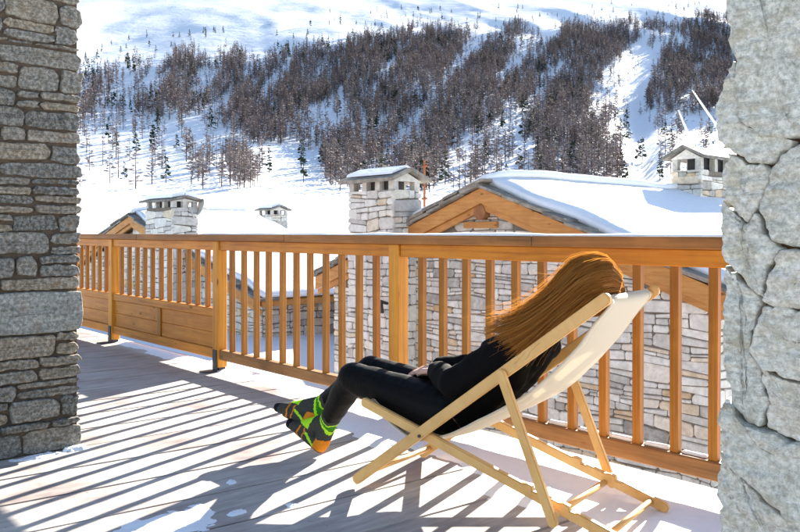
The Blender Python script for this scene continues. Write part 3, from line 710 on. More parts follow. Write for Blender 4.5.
# ------------------------------------------------------------------ right stone pillar, close to the lens
QV = 1.2
rp = empty('stone_pillar', (-.1, QV+.25, 0), 'pale greenish stone pillar filling the right edge', 'pillar'); ro2 = (-.1, QV+.25, 0)
cu0 = on_v(740, QV)[0]
V, Fc = box8(cu0, .6, QV-.012, QV+.5, 0, 2.6); put('core', V, Fc, M['rust_joint'], rp, ro2)
S_ = [
 (.040, [(731, -120), (727, -40), (726, 20), (730, 52), (737, 62), (735, 92), (741, 122), (760, 136), (800, 140), (868, 128), (872, 10), (866, -120)]),
 (.033, [(730, 58), (727, 78), (718, 96), (714, 112), (716, 134), (724, 149), (744, 161), (768, 165), (786, 151), (796, 142), (762, 138), (740, 124), (733, 94), (735, 65)]),
 (.030, [(725, 151), (721, 172), (722, 192), (732, 212), (745, 222), (757, 208), (763, 190), (772, 167), (744, 163)]),
 (.037, [(774, 166), (765, 190), (758, 210), (764, 232), (783, 247), (830, 250), (880, 240), (874, 132), (800, 142), (788, 151)]),
 (.034, [(722, 200), (719, 236), (722, 262), (738, 276), (762, 301), (768, 268), (781, 249), (763, 233), (757, 212), (745, 224), (732, 214)]),
 (.039, [(782, 250), (770, 269), (764, 303), (780, 309), (820, 311), (884, 302), (882, 243), (830, 252)]),
 (.029, [(722, 264), (721, 290), (723, 318), (720, 345), (724, 375), (733, 409), (745, 424), (761, 427), (766, 402), (761, 384), (755, 365), (747, 352), (750, 332), (761, 303), (738, 278)]),
 (.037, [(763, 305), (751, 333), (749, 351), (756, 363), (775, 376), (800, 383), (890, 380), (886, 304), (820, 313)]),
 (.032, [(757, 366), (762, 384), (768, 402), (764, 428), (790, 441), (840, 448), (892, 438), (890, 382), (800, 385), (775, 378)]),
 (.040, [(724, 396), (719, 420), (721, 446), (727, 463), (745, 480), (768, 503), (800, 528), (880, 537), (894, 500), (892, 440), (840, 450), (790, 443), (760, 429), (743, 426), (732, 410)]),
 (.033, [(721, 449), (717, 478), (720, 520), (718, 560), (726, 622), (800, 640), (890, 640), (896, 539), (800, 530), (766, 505), (743, 482)]),
 (.03, [(727, -124), (724, -200), (728, -300), (880, -300), (872, -124)]), (.034, [(721, 624), (724, 700), (722, 800), (890, 800), (886, 644), (800, 644)]),
]
for k, (pd, p) in enumerate(S_):
    P = np.array([[on_v(a, QV-.034)[0], on_v(a, QV-.034, b)[2]] for a, b in p])
    V, Fc = stone_geo(P, lambda x, y, o: (x, QV-o, y), pd, .12, 170, [(0, .62), (.12, .84), (.35, .94), (.8, .99), (1.6, 1.0), (2.6, 1.02), (4, 1.0), (5.6, 1.04), (7.4, 1.0), (9.4, 1.03), (11.4, 1.0), (13.4, 1.0), (15.4, 1.)], .0045, .0042, 40, k+9, 1)
    put('stone', V, Fc, M['near_stone'], rp, ro2, True, None, (k*0.37) % 1)
y = 0.0                                      # plainer stones further right, outside the photograph
uu0 = on_v(896, QV)[0]
for k, p in enumerate(rubble(uu0-.006, .6, 0, 2.6, (.09, .2), (.14, .4), .003, prs, None, .4)):
    V, Fc = stone_geo(p, lambda a, b, o: (a, QV-o, b), prs.uniform(.026, .04), .1, 90, [(0, .6), (.2, .85), (.6, .96), (1.5, 1.0), (3, 1.0), (6, 1.03), (10, 1.0)], .005, .0042, 40, 60+k, 0)
    put('stone', V, Fc, M['near_stone'], rp, ro2, True, None, prs.random())

# ------------------------------------------------------------------ deckchair
CA = np.array([-.189, 3.43]); CD = np.array([.797, -.603]); CD /= np.linalg.norm(CD); WD = np.array([-CD[1], CD[0]])
cw = c2w(*CA); cdw = c2w(*CD); CRZ = math.atan2(cdw[1], cdw[0]); WID = .5
def chp(px, py, w):                           # photo point -> chair frame (along, across, up) on the plane 'across = w'
    r = (px-400)/F; ax, ay = CA+WD*w
    s = (r*ay-ax)/(CD[0]-r*CD[1]); Y = ay+CD[1]*s
    return np.array([s, w, H-(py-HZ)/F*Y])
def chl(px, py, Y):                           # photo point at a known distance -> chair frame
    X = (px-400)/F*Y; dd = np.array([X, Y])-CA
    return np.array([dd@CD, dd@WD, H-(py-HZ)/F*Y])
chair = empty('deck_chair', (cw[0], cw[1], .008), 'beech wood deckchair with cream canvas sling in front of the railing', 'deckchair', None, CRZ)
def bar_poly(p, q, hw, nend=6):
    p, q = np.array(p, float), np.array(q, float); t = (q-p)/np.linalg.norm(q-p); nn = np.array([-t[1], t[0]]); out = []
    for c, sgn in ((q, 1), (p, -1)):
        for k in range(nend+1):
            a = -math.pi/2+math.pi*k/nend; out.append(c+sgn*(t*math.cos(a)*hw*.8+nn*math.sin(a)*hw))
    return out
def bar(name, poly, w, th=.024):
    bm = bmesh.new(); lo = [bm.verts.new((a, w-th/2, z)) for a, z in poly]; hi = [bm.verts.new((a, w+th/2, z)) for a, z in poly]; n = len(poly)
    bm.faces.new(lo); bm.faces.new(hi[::-1])
    for i in range(n): bm.faces.new((lo[i], hi[i], hi[(i+1) % n], lo[(i+1) % n]))
    bmesh.ops.recalc_face_normals(bm, faces=bm.faces)
    bmesh.ops.bevel(bm, geom=[e for e in bm.edges if len(e.link_faces) == 2 and any(len(f.verts) > 4 for f in e.link_faces)], offset=.004, segments=2, affect='EDGES')
    me = bpy.data.meshes.new(name); bm.to_mesh(me); bm.free(); me.materials.append(M['beech']); return link(name, me, chair)
A0, A1 = np.array([.0, .026]), chp(606, 301, 0)[[0, 2]]
B0, B1 = chp(365, 404, .03)[[0, 2]], np.array([1.195, .024])
bt = B1-B0; bL = np.linalg.norm(bt); bt /= bL; bn = np.array([-bt[1], bt[0]])
def b_poly():
    hw = .0205; pts = []
    for k in range(7):
        a = math.pi/2+math.pi*k/6; pts.append(B0+bt*math.cos(a)*hw*.8+bn*math.sin(a)*hw)
    for k in range(7):
        a = -math.pi/2+math.pi*k/6; pts.append(B1+bt*math.cos(a)*hw*.8+bn*math.sin(a)*hw*(1 if k < 5 else .9))
    top = []
    for t in (.64, .77):                 # the notches that hold the prop
        L = bL*(t+.06)
        top += [B0+bt*(L-.05)+bn*hw, B0+bt*(L-.03)+bn*(hw+.008), B0+bt*(L-.008)+bn*(hw+.008), B0+bt*L+bn*(hw-.009), B0+bt*(L+.018)+bn*(hw-.007), B0+bt*(L+.03)+bn*hw]
    return pts+top[::-1]
C0 = A0+(A1-A0)*.645; C1 = np.array([.955, .055])
for w in (0, WID): bar('back_rail', bar_poly(A0, A1, .0225), w)
for w in (.03, WID-.03): bar('seat_rail', b_poly(), w)
for w in (-.027, WID+.027): bar('prop_leg', bar_poly(C0, C1, .019), w, .022)
def dowel(p, w0, w1, r=.012):
    V, Fc = tube([(p[0], w0, p[1]), (p[0], w1, p[1])], r, 12); put('crossbar', V, Fc, M['beech'], chair, (0, 0, 0), True)
at = (A1-A0)/np.linalg.norm(A1-A0)
dowel(A1-at*.02, .0, WID, .014); dowel(B0+bt*.015, .03, WID-.03, .014); dowel(A0+at*.06, 0, WID); dowel(B0+bt*bL*.955, .03, WID-.03); dowel(C1+np.array([-.006, .022]), -.03, WID+.03, .013); dowel(C0, -.034, -.0125, .008); dowel(C0, WID+.0125, WID+.034, .008)
for w in (-.014, WID+.014):
    V, Fc = tube([(.347, w-.004, .272), (.347, w+.004, .272)], .007, 8); put('bolt', V, Fc, M['metal'], chair)
m, n, b = newmat('cream_canvas', 0.85, 0.15)
g = noise(n, coords(n, (300, 300, 300)), 1.0, 2); v = mixc(n, (0.80, 0.74, 0.61), (0.72, 0.65, 0.52), g); n.links.new(v, b.inputs['Base Color']); bump(n, b, g, .15, .001)
tr = nd(n, 'ShaderNodeBsdfTranslucent'); n.links.new(v, tr.inputs[0]); ms = nd(n, 'ShaderNodeMixShader'); ms.inputs[0].default_value = .3
n.links.new(b.outputs[0], ms.inputs[1]); n.links.new(tr.outputs[0], ms.inputs[2]); n.links.new(ms.outputs[0], n.nodes['Material Output'].inputs[0]); M['canvas'] = m
prof = np.array([B0+bt*.015+bn*.014, (.14, .285), (.29, .228), (.45, .275), (.62, .362), (.80, .468), (.92, .57), (1.02, .678), (1.09, .78), A1-at*.02+np.array([.016, -.01]), A1-at*.02+np.array([-.002, .0165])])
tt = np.linspace(0, len(prof)-1, 60)
PR = cr_spline(prof, tt); TN = np.gradient(PR, axis=0); TN /= np.linalg.norm(TN, axis=1)[:, None]; NR = np.stack([-TN[:, 1], TN[:, 0]], -1)
V = []; Fc = []; nw = 14
for lay in (0, 1):
    for i in range(len(PR)):
        k = math.sin(math.pi*i/(len(PR)-1))
        for j in range(nw):
            f = j/(nw-1); w = .045+f*(WID-.09); sag = -.018*k*(1-(2*f-1)**2)+.018*k*.0
            edge = .014*k*abs(2*f-1)**3
            q = PR[i]+NR[i]*(sag+edge-lay*.003+.006*k*fbm(np.array([[i*.16, f*1.3, 1.]]), 1.0, 3, 6)[0]); V.append((q[0], w, q[1]))
m1 = len(PR)*nw
for i in range(len(PR)-1):
    for j in range(nw-1):
        a = i*nw+j; Fc.append((a, a+1, a+nw+1, a+nw)); Fc.append((m1+a, m1+a+nw, m1+a+nw+1, m1+a+1))
    for j in (0, nw-1): a = i*nw+j; Fc.append((a, a+nw, m1+a+nw, m1+a))
put('canvas_sling', V, Fc, M['canvas'], chair, (0, 0, 0), True)
for f0, f1 in ((-.004, .055), (.945, 1.004)):          # folded hems along both edges
    Vh = []; Fh = []
    for i in range(len(PR)):
        k = math.sin(math.pi*i/(len(PR)-1))
        for f in (f0, f1):
            g_ = min(1, max(0, f)); w = .045+f*(WID-.09); o0 = -.018*k*(1-(2*g_-1)**2)+.014*k*abs(2*g_-1)**3+.006*k*fbm(np.array([[i*.16, g_*1.3, 1.]]), 1.0, 3, 6)[0]
            for lay in (.0014, -.0046): q = PR[i]+NR[i]*(o0+lay); Vh.append((q[0], w, q[1]))
    for i in range(len(PR)-1):
        a = i*4; Fh += [(a, a+2, a+6, a+4), (a+1, a+5, a+7, a+3), (a, a+4, a+5, a+1), (a+2, a+3, a+7, a+6)]
    put('hem', Vh, Fh, M['canvas'], chair, (0, 0, 0), True)

# ------------------------------------------------------------------ the person in the chair
m, n, b = newmat('skin', 0.55, 0.35); b.inputs['Base Color'].default_value = (0.62, 0.36, 0.27, 1); b.inputs['Subsurface Weight'].default_value = .15; b.inputs['Subsurface Radius'].default_value = (.01, .004, .002); M['skin'] = m
def cloth(name, col, rough, scale, bd=.003):
    m, n, b = newmat(name, rough, .3); g = noise(n, coords(n), scale, 4); b.inputs['Base Color'].default_value = (*col, 1)
    b.inputs['Specular IOR Level'].default_value = .1; bump(n, b, g, .4, bd); return m
M['black_top'] = cloth('black_knit', (.0045, .004, .0045), .9, 30, .006); M['black_leg'] = cloth('black_leggings', (.0035, .0035, .004), .55, 24, .005)
def sphere_pts(c, r, nu=14, nv=8):
    V = [(c[0], c[1], c[2]+r)]
    for i in range(1, nv):
        a = math.pi*i/nv
        for j in range(nu): t = 2*math.pi*j/nu; V.append((c[0]+r*math.sin(a)*math.cos(t), c[1]+r*math.sin(a)*math.sin(t), c[2]+r*math.cos(a)))
    V.append((c[0], c[1], c[2]-r)); Fc = []
    for j in range(nu): Fc.append((0, 1+j, 1+(j+1) % nu))
    for i in range(nv-2):
        for j in range(nu): Fc.append((1+i*nu+j, 1+(i+1)*nu+j, 1+(i+1)*nu+(j+1) % nu, 1+i*nu+(j+1) % nu))
    e = len(V)-1
    for j in range(nu): Fc.append((e, 1+(nv-2)*nu+(j+1) % nu, 1+(nv-2)*nu+j))
    return V, Fc
def grow(cones, voxel, smooth=4):
    """one continuous surface round a set of tapered limbs (p, r, q, r2)"""
    mb = MB()
    for p, r, q, r2, *_ in cones:
        p, q = np.array(p, float), np.array(q, float); L = np.linalg.norm(q-p); k = max(2, int(L/(min(r, r2)*.35))+1)
        for i in range(k+1):
            f = i/k; V, Fc = sphere_pts(p*(1-f)+q*f, r*(1-f)+r2*f, 12, 7); mb.add(V, Fc)
    me = mesh_from('tmp', mb.V, mb.F); o = bpy.data.objects.new('tmp', me); C.objects.link(o)
    rm = o.modifiers.new('r', 'REMESH'); rm.mode = 'VOXEL'; rm.voxel_size = voxel
    sm = o.modifiers.new('s', 'SMOOTH'); sm.factor = .5; sm.iterations = smooth
    dg = bpy.context.evaluated_depsgraph_get(); ev = o.evaluated_get(dg); em = ev.to_mesh()
    V = np.empty(len(em.vertices)*3); em.vertices.foreach_get('co', V); V = V.reshape(-1, 3).copy()
    N = np.empty(len(em.vertices)*3); em.vertices.foreach_get('normal', N); N = N.reshape(-1, 3).copy()
    Fs = [tuple(p.vertices) for p in em.polygons]
    ev.to_mesh_clear(); bpy.data.objects.remove(o); bpy.data.meshes.remove(me)
    return V, N, Fs
def sdist(V, cn):
    p, r, q, r2 = np.array(cn[0], float), cn[1], np.array(cn[2], float), cn[3]; d = q-p; L2 = max(d@d, 1e-9)
    t = np.clip((V-p)@d/L2, 0, 1); return np.linalg.norm(V-(p+t[:, None]*d), axis=1)-(r*(1-t)+r2*t)
hipN, hipF = np.array([.315, .165, .352]), np.array([.315, .325, .352])
kneeN, kneeF = chl(353, 379, 3.63), chl(371, 372, 3.78)
ankN, ankF = chl(328, 424, 3.88), chl(322, 406, 4.0)
pel = np.array([.345, .245, .352]); wst = np.array([.47, .245, .42]); che = np.array([.62, .245, .555]); nck = np.array([.80, .245, .735])
shN, shF = np.array([.70, .085, .635]), np.array([.70, .405, .635])
elN, elF = np.array([.475, .035, .50]), np.array([.475, .455, .50])
haN, haF = chp(437, 373, .17), chp(440, 369, .30)
hc = np.array([.975, .25, .885])
fd = np.array([-.50, .70, .50]); fd /= np.linalg.norm(fd)                  # where the face looks: up and away to the sun
hu = np.array([.75, .1, .55]); hu -= fd*(hu@fd); hu /= np.linalg.norm(hu); hs = np.cross(hu, fd)
cones = [
 (pel+[0, -.07, 0], .105, pel+[0, .07, 0], .105, 'leg'), (hipN, .098, kneeN, .062, 'leg'), (hipF, .098, kneeF, .062, 'leg'),
 (kneeN, .060, kneeN+(ankN-kneeN)*.35, .058, 'leg'), (kneeN+(ankN-kneeN)*.35, .058, ankN, .036, 'leg'), (kneeF, .060, kneeF+(ankF-kneeF)*.35, .058, 'leg'), (kneeF+(ankF-kneeF)*.35, .058, ankF, .036, 'leg'),
 (pel+[0.02, -.05, .01], .1, wst+[0, -.045, 0], .092, 'torso'), (pel+[.02, .05, .01], .1, wst+[0, .045, 0], .092, 'torso'),
 (wst+[0, -.045, 0], .092, che+[0, -.06, 0], .098, 'torso'), (wst+[0, .045, 0], .092, che+[0, .06, 0], .098, 'torso'),
 (che+[0, -.06, 0], .098, shN+[.0, .06, 0], .062, 'torso'), (che+[0, .06, 0], .098, shF+[.0, -.06, 0], .062, 'torso'), (che+[-.02, -.055, .05], .062, che+[-.02, .055, .05], .062, 'torso'),
 (shN, .058, shF, .058, 'torso'), (che, .09, nck, .055, 'torso'),
 (shN, .055, elN, .043, 'arm'), (elN, .043, haN, .030, 'arm'), (shF, .055, elF, .043, 'arm'), (elF, .043, haF, .030, 'arm'),
 (nck, .050, hc-hu*.05-fd*.02, .048, 'skin'),
 (hc+hu*.03-fd*.015, .088, hc+hu*.01+fd*.02, .078, 'skin'), (hc-hu*.02+fd*.02, .066, hc-hu*.075+fd*.055, .034, 'skin'), (hc-hu*.1+fd*.062, .022, hc-hu*.095+fd*.07, .018, 'skin'),
 (hc+hu*.015+fd*.094, .008, hc-hu*.03+fd*.112, .012, 'skin'), (hc-hu*.062+hs*.012+fd*.09, .007, hc-hu*.062-hs*.012+fd*.09, .007, 'skin'),
 (hc+hs*.078-hu*.02, .012, hc+hs*.08+hu*.02, .015, 'skin'), (hc-hs*.078-hu*.02, .012, hc-hs*.08+hu*.02, .015, 'skin'),
]
for ha, el, sg in ((haN, elN, 1), (haF, elF, -1)):       # hands: palm, four fingers, thumb
    t = (ha-el)/np.linalg.norm(ha-el); t = np.array([t[0], t[1]*.6+sg*.10, t[2]-.15]); t /= np.linalg.norm(t)
    ac = np.cross(t, (0, 0, 1.)); ac /= np.linalg.norm(ac); dn = np.array([0, 0, -1.])
    for k in range(4):
        a = ac*(k-1.5)*.020; kn = ha+t*.085+a*1.05
        cones.append((ha+a*.55, .016, kn, .0125, 'skin'))
        L = (.062, .075, .07, .055)[k]; p1 = kn+t*L*.5+dn*.006; p2 = kn+t*L*.93+dn*.026
        cones += [(kn, .0105, p1, .0092, 'skin'), (p1, .0092, p2, .0078, 'skin')]
    th = ha+t*.03-ac*sg*.03; cones += [(ha+t*.01-ac*sg*.012, .015, th, .0125, 'skin'), (th, .0125, th+t*.04-ac*sg*.014+dn*.006, .0095, 'skin'), (th+t*.04-ac*sg*.014+dn*.006, .0095, th+t*.062-ac*sg*.014+dn*.014, .0082, 'skin')]
BV, BN, BF = grow(cones, .0058, 7)
person = put('person', BV, BF, M['skin'], None, (0, 0, 0), True, fix=False)
person.location = chair.location; person.rotation_euler = chair.rotation_euler
tag(person, 'person in black clothes and bright socks reclining in the deckchair with long auburn hair', 'person')
labs = [c[4] for c in cones]; D = np.stack([sdist(BV, c) for c in cones], 1); nearl = np.array(labs)[D.argmin(1)]
def garment(name, kinds, extra, mat, off, wr, sc, seed):
    sel = np.isin(nearl, kinds)
    if extra is not None: sel &= extra
    Fs = [f for f in BF if all(sel[i] for i in f)]; used = sorted(set(i for f in Fs for i in f)); mp = {k: i for i, k in enumerate(used)}
    u = np.array(used); P = BV[u]; w = fbm(P*[1, 1, 1.3], sc, 4, seed); w2 = 1-np.abs(fbm(P*[1.6, 1, .8], sc*.8, 3, seed+3))*2
    P = P+BN[u]*(off+wr*(w*.5+w2*.5+.6))[:, None]
    return put(name, P, [tuple(mp[i] for i in f) for f in Fs], mat, person, (0, 0, 0), True, fix=False)
garment('leggings', ['leg'], None, M['black_leg'], .004, .006, 10, 3)
garment('sweater', ['torso', 'arm'], None, M['black_top'], .008, .014, 9, 5)
# socks
SK = [plain('sock_grey', (.075, .075, .065), .9, .1, .3, 160), plain('sock_lime', (.46, .86, .03), .85, .1, .1, 90), plain('sock_orange', (.75, .25, .02), .85, .1, .12, 90), plain('sock_black', (.015, .015, .02), .9, .1), plain('sock_green', (.05, .26, .02), .85, .1, .2, 120)]
def sock(ank, knee, heel, toe, seed, label):
    sh = (knee-ank)/np.linalg.norm(knee-ank); ax = (toe-heel)/np.linalg.norm(toe-heel); L = np.linalg.norm(toe-heel)
    upv = ank-heel; upv -= ax*(upv@ax); upv /= np.linalg.norm(upv); ball = heel+ax*L*.70+upv*.012
    cs = [(ank, .049, ank+sh*.06, .052), (ank, .049, heel+upv*.02+ax*.012, .041), (ank, .047, ball, .037), (heel+ax*.012, .037, ball-upv*.01, .034), (ball+np.cross(ax, upv)*.016, .032, toe, .024), (ball-np.cross(ax, upv)*.016, .032, toe+np.cross(ax, upv)*-.02-ax*.01, .022)]
    V, N, Fs = grow(cs, .005, 3); t = (V-heel)@ax/L; h = (V-heel)@upv; dh = np.linalg.norm(V-heel, axis=1); la = (V-ank)@sh
    mi = []
    wig = fbm(V, 60, 2, seed)
    for f in Fs:
        f = list(f); a, hh, d, l, w = t[f].mean(), h[f].mean(), dh[f].mean(), la[f].mean(), wig[f].mean()*.02; k = 0
        a2 = a+w
        if (abs(a2-.50) < .016 or abs(a2-.64) < .016) and hh < .045: k = 2
        if a2 > .42 and hh > .05 and a2 < .85: k = 1
        if abs(hh-.004-.1*(a2-.3)) < .007 and .14 < a2 < .48: k = 1
        if d < .058 and a2 < .16 and hh < .06: k = 2
        if hh < -.022 and a2 < .3: k = 3
        if a2 > .90: k = 3
        if abs(l-.002-.12*a) < .008+w*.4: k = 1
        if .012+.12*a < l < .034+w and a < .34: k = 4
        if .034 < l-w < .046 and a < .38: k = 1
        mi.append(k)
    o = put('sock', V, Fs, SK, person, (0, 0, 0), True, mi, fix=False); o['label'] = label
sock(ankN, kneeN, chl(322, 448, 3.89)+[0, 0, -.002], chl(291, 424, 4.0), 3, 'lower sock with orange heel and lime band on the deck')
sock(ankF, kneeF, chl(311, 424, 3.97), chl(278, 409, 4.06), 9, 'upper sock pointing left with black toe and lime band')
# hair
m, n, b = newmat('auburn_hair', 0.5, 0.35)
o_ = noise(n, coords(n, (1, 1, 1)), 40, 3); at2 = n.nodes.new('ShaderNodeAttribute'); at2.attribute_name = 'rnd'
r = ramp(n, [(0, (.16, .06, .010)), (.5, (.46, .21, .042)), (.85, (.7, .39, .10)), (1, (.85, .56, .22))]); n.links.new(at2.outputs['Fac'], r.inputs[0]); n.links.new(r.outputs[0], b.inputs['Base Color'])
tr = nd(n, 'ShaderNodeBsdfTranslucent'); hc2 = mixc(n, r.outputs[0], (1.0, .70, .32), .72); n.links.new(hc2, tr.inputs[0]); ms = nd(n, 'ShaderNodeMixShader'); ms.inputs[0].default_value = .66
n.links.new(b.outputs[0], ms.inputs[1]); n.links.new(tr.outputs[0], ms.inputs[2]); n.links.new(ms.outputs[0], n.nodes['Material Output'].inputs[0]); M['hair'] = m
def gd(pts): return np.array([chp(*p) for p in pts])
guides = [gd([(616, 272, .30), (604, 262, .32), (578, 263, .29), (557, 287, .23), (536, 311, .17), (514, 325, .12)]),
          gd([(618, 274, .25), (602, 258, .25), (574, 264, .19), (552, 291, .13), (524, 313, .085), (491, 327, .05)]),
          gd([(620, 278, .20), (606, 264, .15), (580, 275, .11), (555, 302, .08), (528, 323, .045), (497, 335, .025)]),
          gd([(620, 284, .18), (608, 278, .11), (584, 290, .07), (559, 312, .05), (534, 332, .03), (511, 346, .012)]),
          gd([(618, 292, .18), (606, 296, .11), (586, 304, .07), (561, 322, .045), (541, 339, .025), (524, 356, .016)])]
hb = []
for g_ in guides[:4]:
    Q = cr_spline(g_, np.linspace(0, 5, 11))
    for i in range(4, 10):
        r0, r1 = [max(.012, .042*(1-.085*k)) for k in (i, i+1)]
        hb.append((Q[i]+[0, .035, -.022], r0*.8, Q[i+1]+[0, .035, -.022], r1*.8))
hb.append((hc+hu*.02-fd*.02, .1, hc+hu*.01-fd*.02, .1))
V, N, Fs = grow(hb, .007, 12)
hair = put('hair', V, Fs, M['hair'], person, (0, 0, 0), True, rnd=.22+.25*fbm(V*[1, 1, 1], 30, 3, 5), fix=False)
hr = random.Random(12); st = MB(); SP = [cr_spline(g_, np.linspace(0, 5, 13)) for g_ in guides]
rad = np.array([.108, .108, .112])
for k in range(2000):
    gq = hr.uniform(0, 3.999); i = int(gq); f = gq-i; P = SP[i]*(1-f)+SP[i+1]*f
    t = np.linspace(0, 1, 13); gc = min(3.999, max(0, (math.floor(gq*9)+.5)/9+.04*math.sin(math.floor(gq*9)*5))); ic = int(gc); PC = SP[ic]*(1-gc+ic)+SP[ic+1]*(gc-ic); cid = math.floor(gq*9)
    P = P+(PC-P)*(.75*t**1.5)[:, None]+np.outer(t**2, (.012*math.sin(cid*3.3), .008*math.sin(cid*1.7), .012*math.sin(cid*2.1)))
    loose = hr.random() < .12
    ofs = np.array([hr.gauss(0, .004), hr.gauss(0, .004), hr.gauss(0, .004)]); end = np.array([hr.gauss(0, .022), hr.gauss(0, .018), hr.gauss(0, .020)])*(2.2 if loose else 1)
    wv = hr.uniform(0, 6.3); am = hr.uniform(.001, .006)
    wph = cid*2.4+hr.gauss(0, .35)
    P = P+ofs+np.outer(t**1.6, end)+np.outer(np.sin(t*8+wph)*t**.8*.0085, (.3, .45, .85))+np.outer(np.sin(t*hr.uniform(5, 9)+wv)*t*am, (.4, .3, .8))
    P = P+np.outer(np.sin(np.minimum(t*1.2, 1)*math.pi)*hr.uniform(0, .008), (0, -.3, 1))
    d_ = P-(hc+hu*.02-fd*.02); nn = np.linalg.norm(d_, axis=1); inside = nn < .106
    P[inside] = (hc+hu*.02-fd*.02)+d_[inside]/nn[inside][:, None]*(.106+hr.uniform(0, .008))
    nkeep = 13 if hr.random() < .45 else hr.randint(8, 12); P = P[:nkeep]
    w0 = hr.uniform(.0012, .0024)*(.5 if loose else 1); V, Fc = tube(P, np.linspace(w0, w0*.25, len(P)), 3, False); st.add(V, Fc, 0, min(1, max(0, hr.gauss(.5, .2)+.16*math.sin(cid*4.1))))
cc = hc+hu*.02-fd*.02
for k in range(1700):                      # strands sweeping from the back of the head over the crown towards the shoulder
    d0 = np.array([.80, hr.uniform(-.75, .75), hr.uniform(-.75, .45)]); d1 = np.array([-.75, hr.uniform(-.75, .1), hr.uniform(-.05, .65)])
    md = np.array([hr.uniform(-.1, .3), d0[1]*.7-.35, .35+.75*max(0, d0[2]+.5)])
    P = []; rr_ = .105+hr.uniform(0, .008)
    for q in np.linspace(0, 1, 11):
        dv = d0*(1-q)**2+md*2*q*(1-q)+d1*q*q; dv /= np.linalg.norm(dv); P.append(cc+dv*(rr_-.016*q*q))
    w0 = hr.uniform(.0012, .0026); V, Fc = tube(P, np.linspace(w0, w0*.5, 11), 3, False); st.add(V, Fc, 0, min(1, max(0, hr.gauss(.5, .22))))
for k in range(150):                       # stray wisps along the top and at the ends
    g_ = SP[hr.choice([0, 1, 1, 2])]; i0 = hr.randint(6, 10); p = g_[i0].copy(); dr = g_[min(i0+2, 12)]-g_[i0-2]; dr /= np.linalg.norm(dr); L = hr.uniform(.04, .13); P = []
    dr = dr+np.array([hr.gauss(0, .25), hr.gauss(0, .3), hr.gauss(.03, .18)]); cv = np.array([hr.gauss(0, .3), hr.gauss(0, .3), hr.gauss(-.1, .4)])
    for q in np.linspace(0, 1, 7): P.append(p+dr*L*q+cv*L*q*q+np.array([0, -.004, .006]))
    V, Fc = tube(P, np.linspace(.0010, .0003, 7), 3, False); st.add(V, Fc, 0, min(1, max(0, hr.gauss(.75, .15))))
so_ = st.build('hair_strands', M['hair'], hair, (0, 0, 0), True, fix=False); so_['kind'] = 'stuff'

# ------------------------------------------------------------------ the wooded mountainside
tr_ = random.Random(31); nr = np.random.default_rng(8)
def bark(name, a, b_, rough=.9):
    m, n, b = newmat(name, rough, .15); at = n.nodes.new('ShaderNodeAttribute'); at.attribute_name = 'rnd'
    oi = objrand(n); ad = n.nodes.new('ShaderNodeMath'); ad.operation = 'FRACT'; a2 = n.nodes.new('ShaderNodeMath'); a2.operation = 'ADD'
    n.links.new(at.outputs['Fac'], a2.inputs[0]); n.links.new(oi, a2.inputs[1]); n.links.new(a2.outputs[0], ad.inputs[0])
    n.links.new(mixc(n, a, b_, ad.outputs[0]), b.inputs['Base Color']); return m
M['larch'] = bark('larch_twigs', (.15, .122, .119), (.27, .226, .22)); M['trunk'] = bark('tree_bark', (.08, .055, .045), (.13, .09, .07)); M['pine'] = bark('pine_needles', (.018, .035, .022), (.045, .07, .04))
def proto_tree(kind, seed, nb):
    g = random.Random(seed); TV, TF = tube([(0, 0, -.03), (0, 0, .5), (g.uniform(-.01, .01), 0, 1.0)], [.016, .010, .002], 3, False); CV = []; CF = []
    asym = [g.uniform(.7, 1.2) for _ in range(7)]
    for k in range(nb):
        z = (.10 if kind == 'larch' else .12)+.87*(g.random()**(.85)); a = g.uniform(0, 2*math.pi); q = (1-z)
        if kind == 'larch': L = (.035+.23*q**.8)*g.uniform(.55, 1.15)*asym[int(a)]; dz = L*g.uniform(-.12, .45); hw = .013+.013*q
        else: L = (.035+.23*q**.75)*g.uniform(.55, 1.15)*asym[int(a)]; dz = L*g.uniform(-.45, .15); hw = .030+.022*q
        c, s = math.cos(a), math.sin(a); up = g.uniform(-1, 1); i = len(CV)
        CV += [(0, 0, z), (c*L*.62-s*hw, s*L*.62+c*hw, z+dz*.6+hw*up), (c*L, s*L, z+dz), (c*L*.58+s*hw, s*L*.58-c*hw, z+dz*.55-hw*up*1.1-.008)]
        CF += [(i, i+1, i+2, i+3)]
    return np.array(TV), TF, np.array(CV), CF
LP = [proto_tree('larch', 100+i, 50) for i in range(6)]; PP = [proto_tree('pine', 200+i, 60) for i in range(5)]
def sm(x, a, b): return np.clip((x-a)/(b-a), 0, 1)
TLX = [-200, 60, 80, 110, 150, 175, 235, 262, 282, 328, 395, 430, 476, 530, 545, 560, 591, 620, 641, 665, 700, 726, 800, 1000]
TLY = [90, 88, 82, 66, 60, 52, 52, 70, 52, 37, 31, 26, 26, 34, 40, 28, 16, 24, 27, 26, 20, 14, 8, 4]
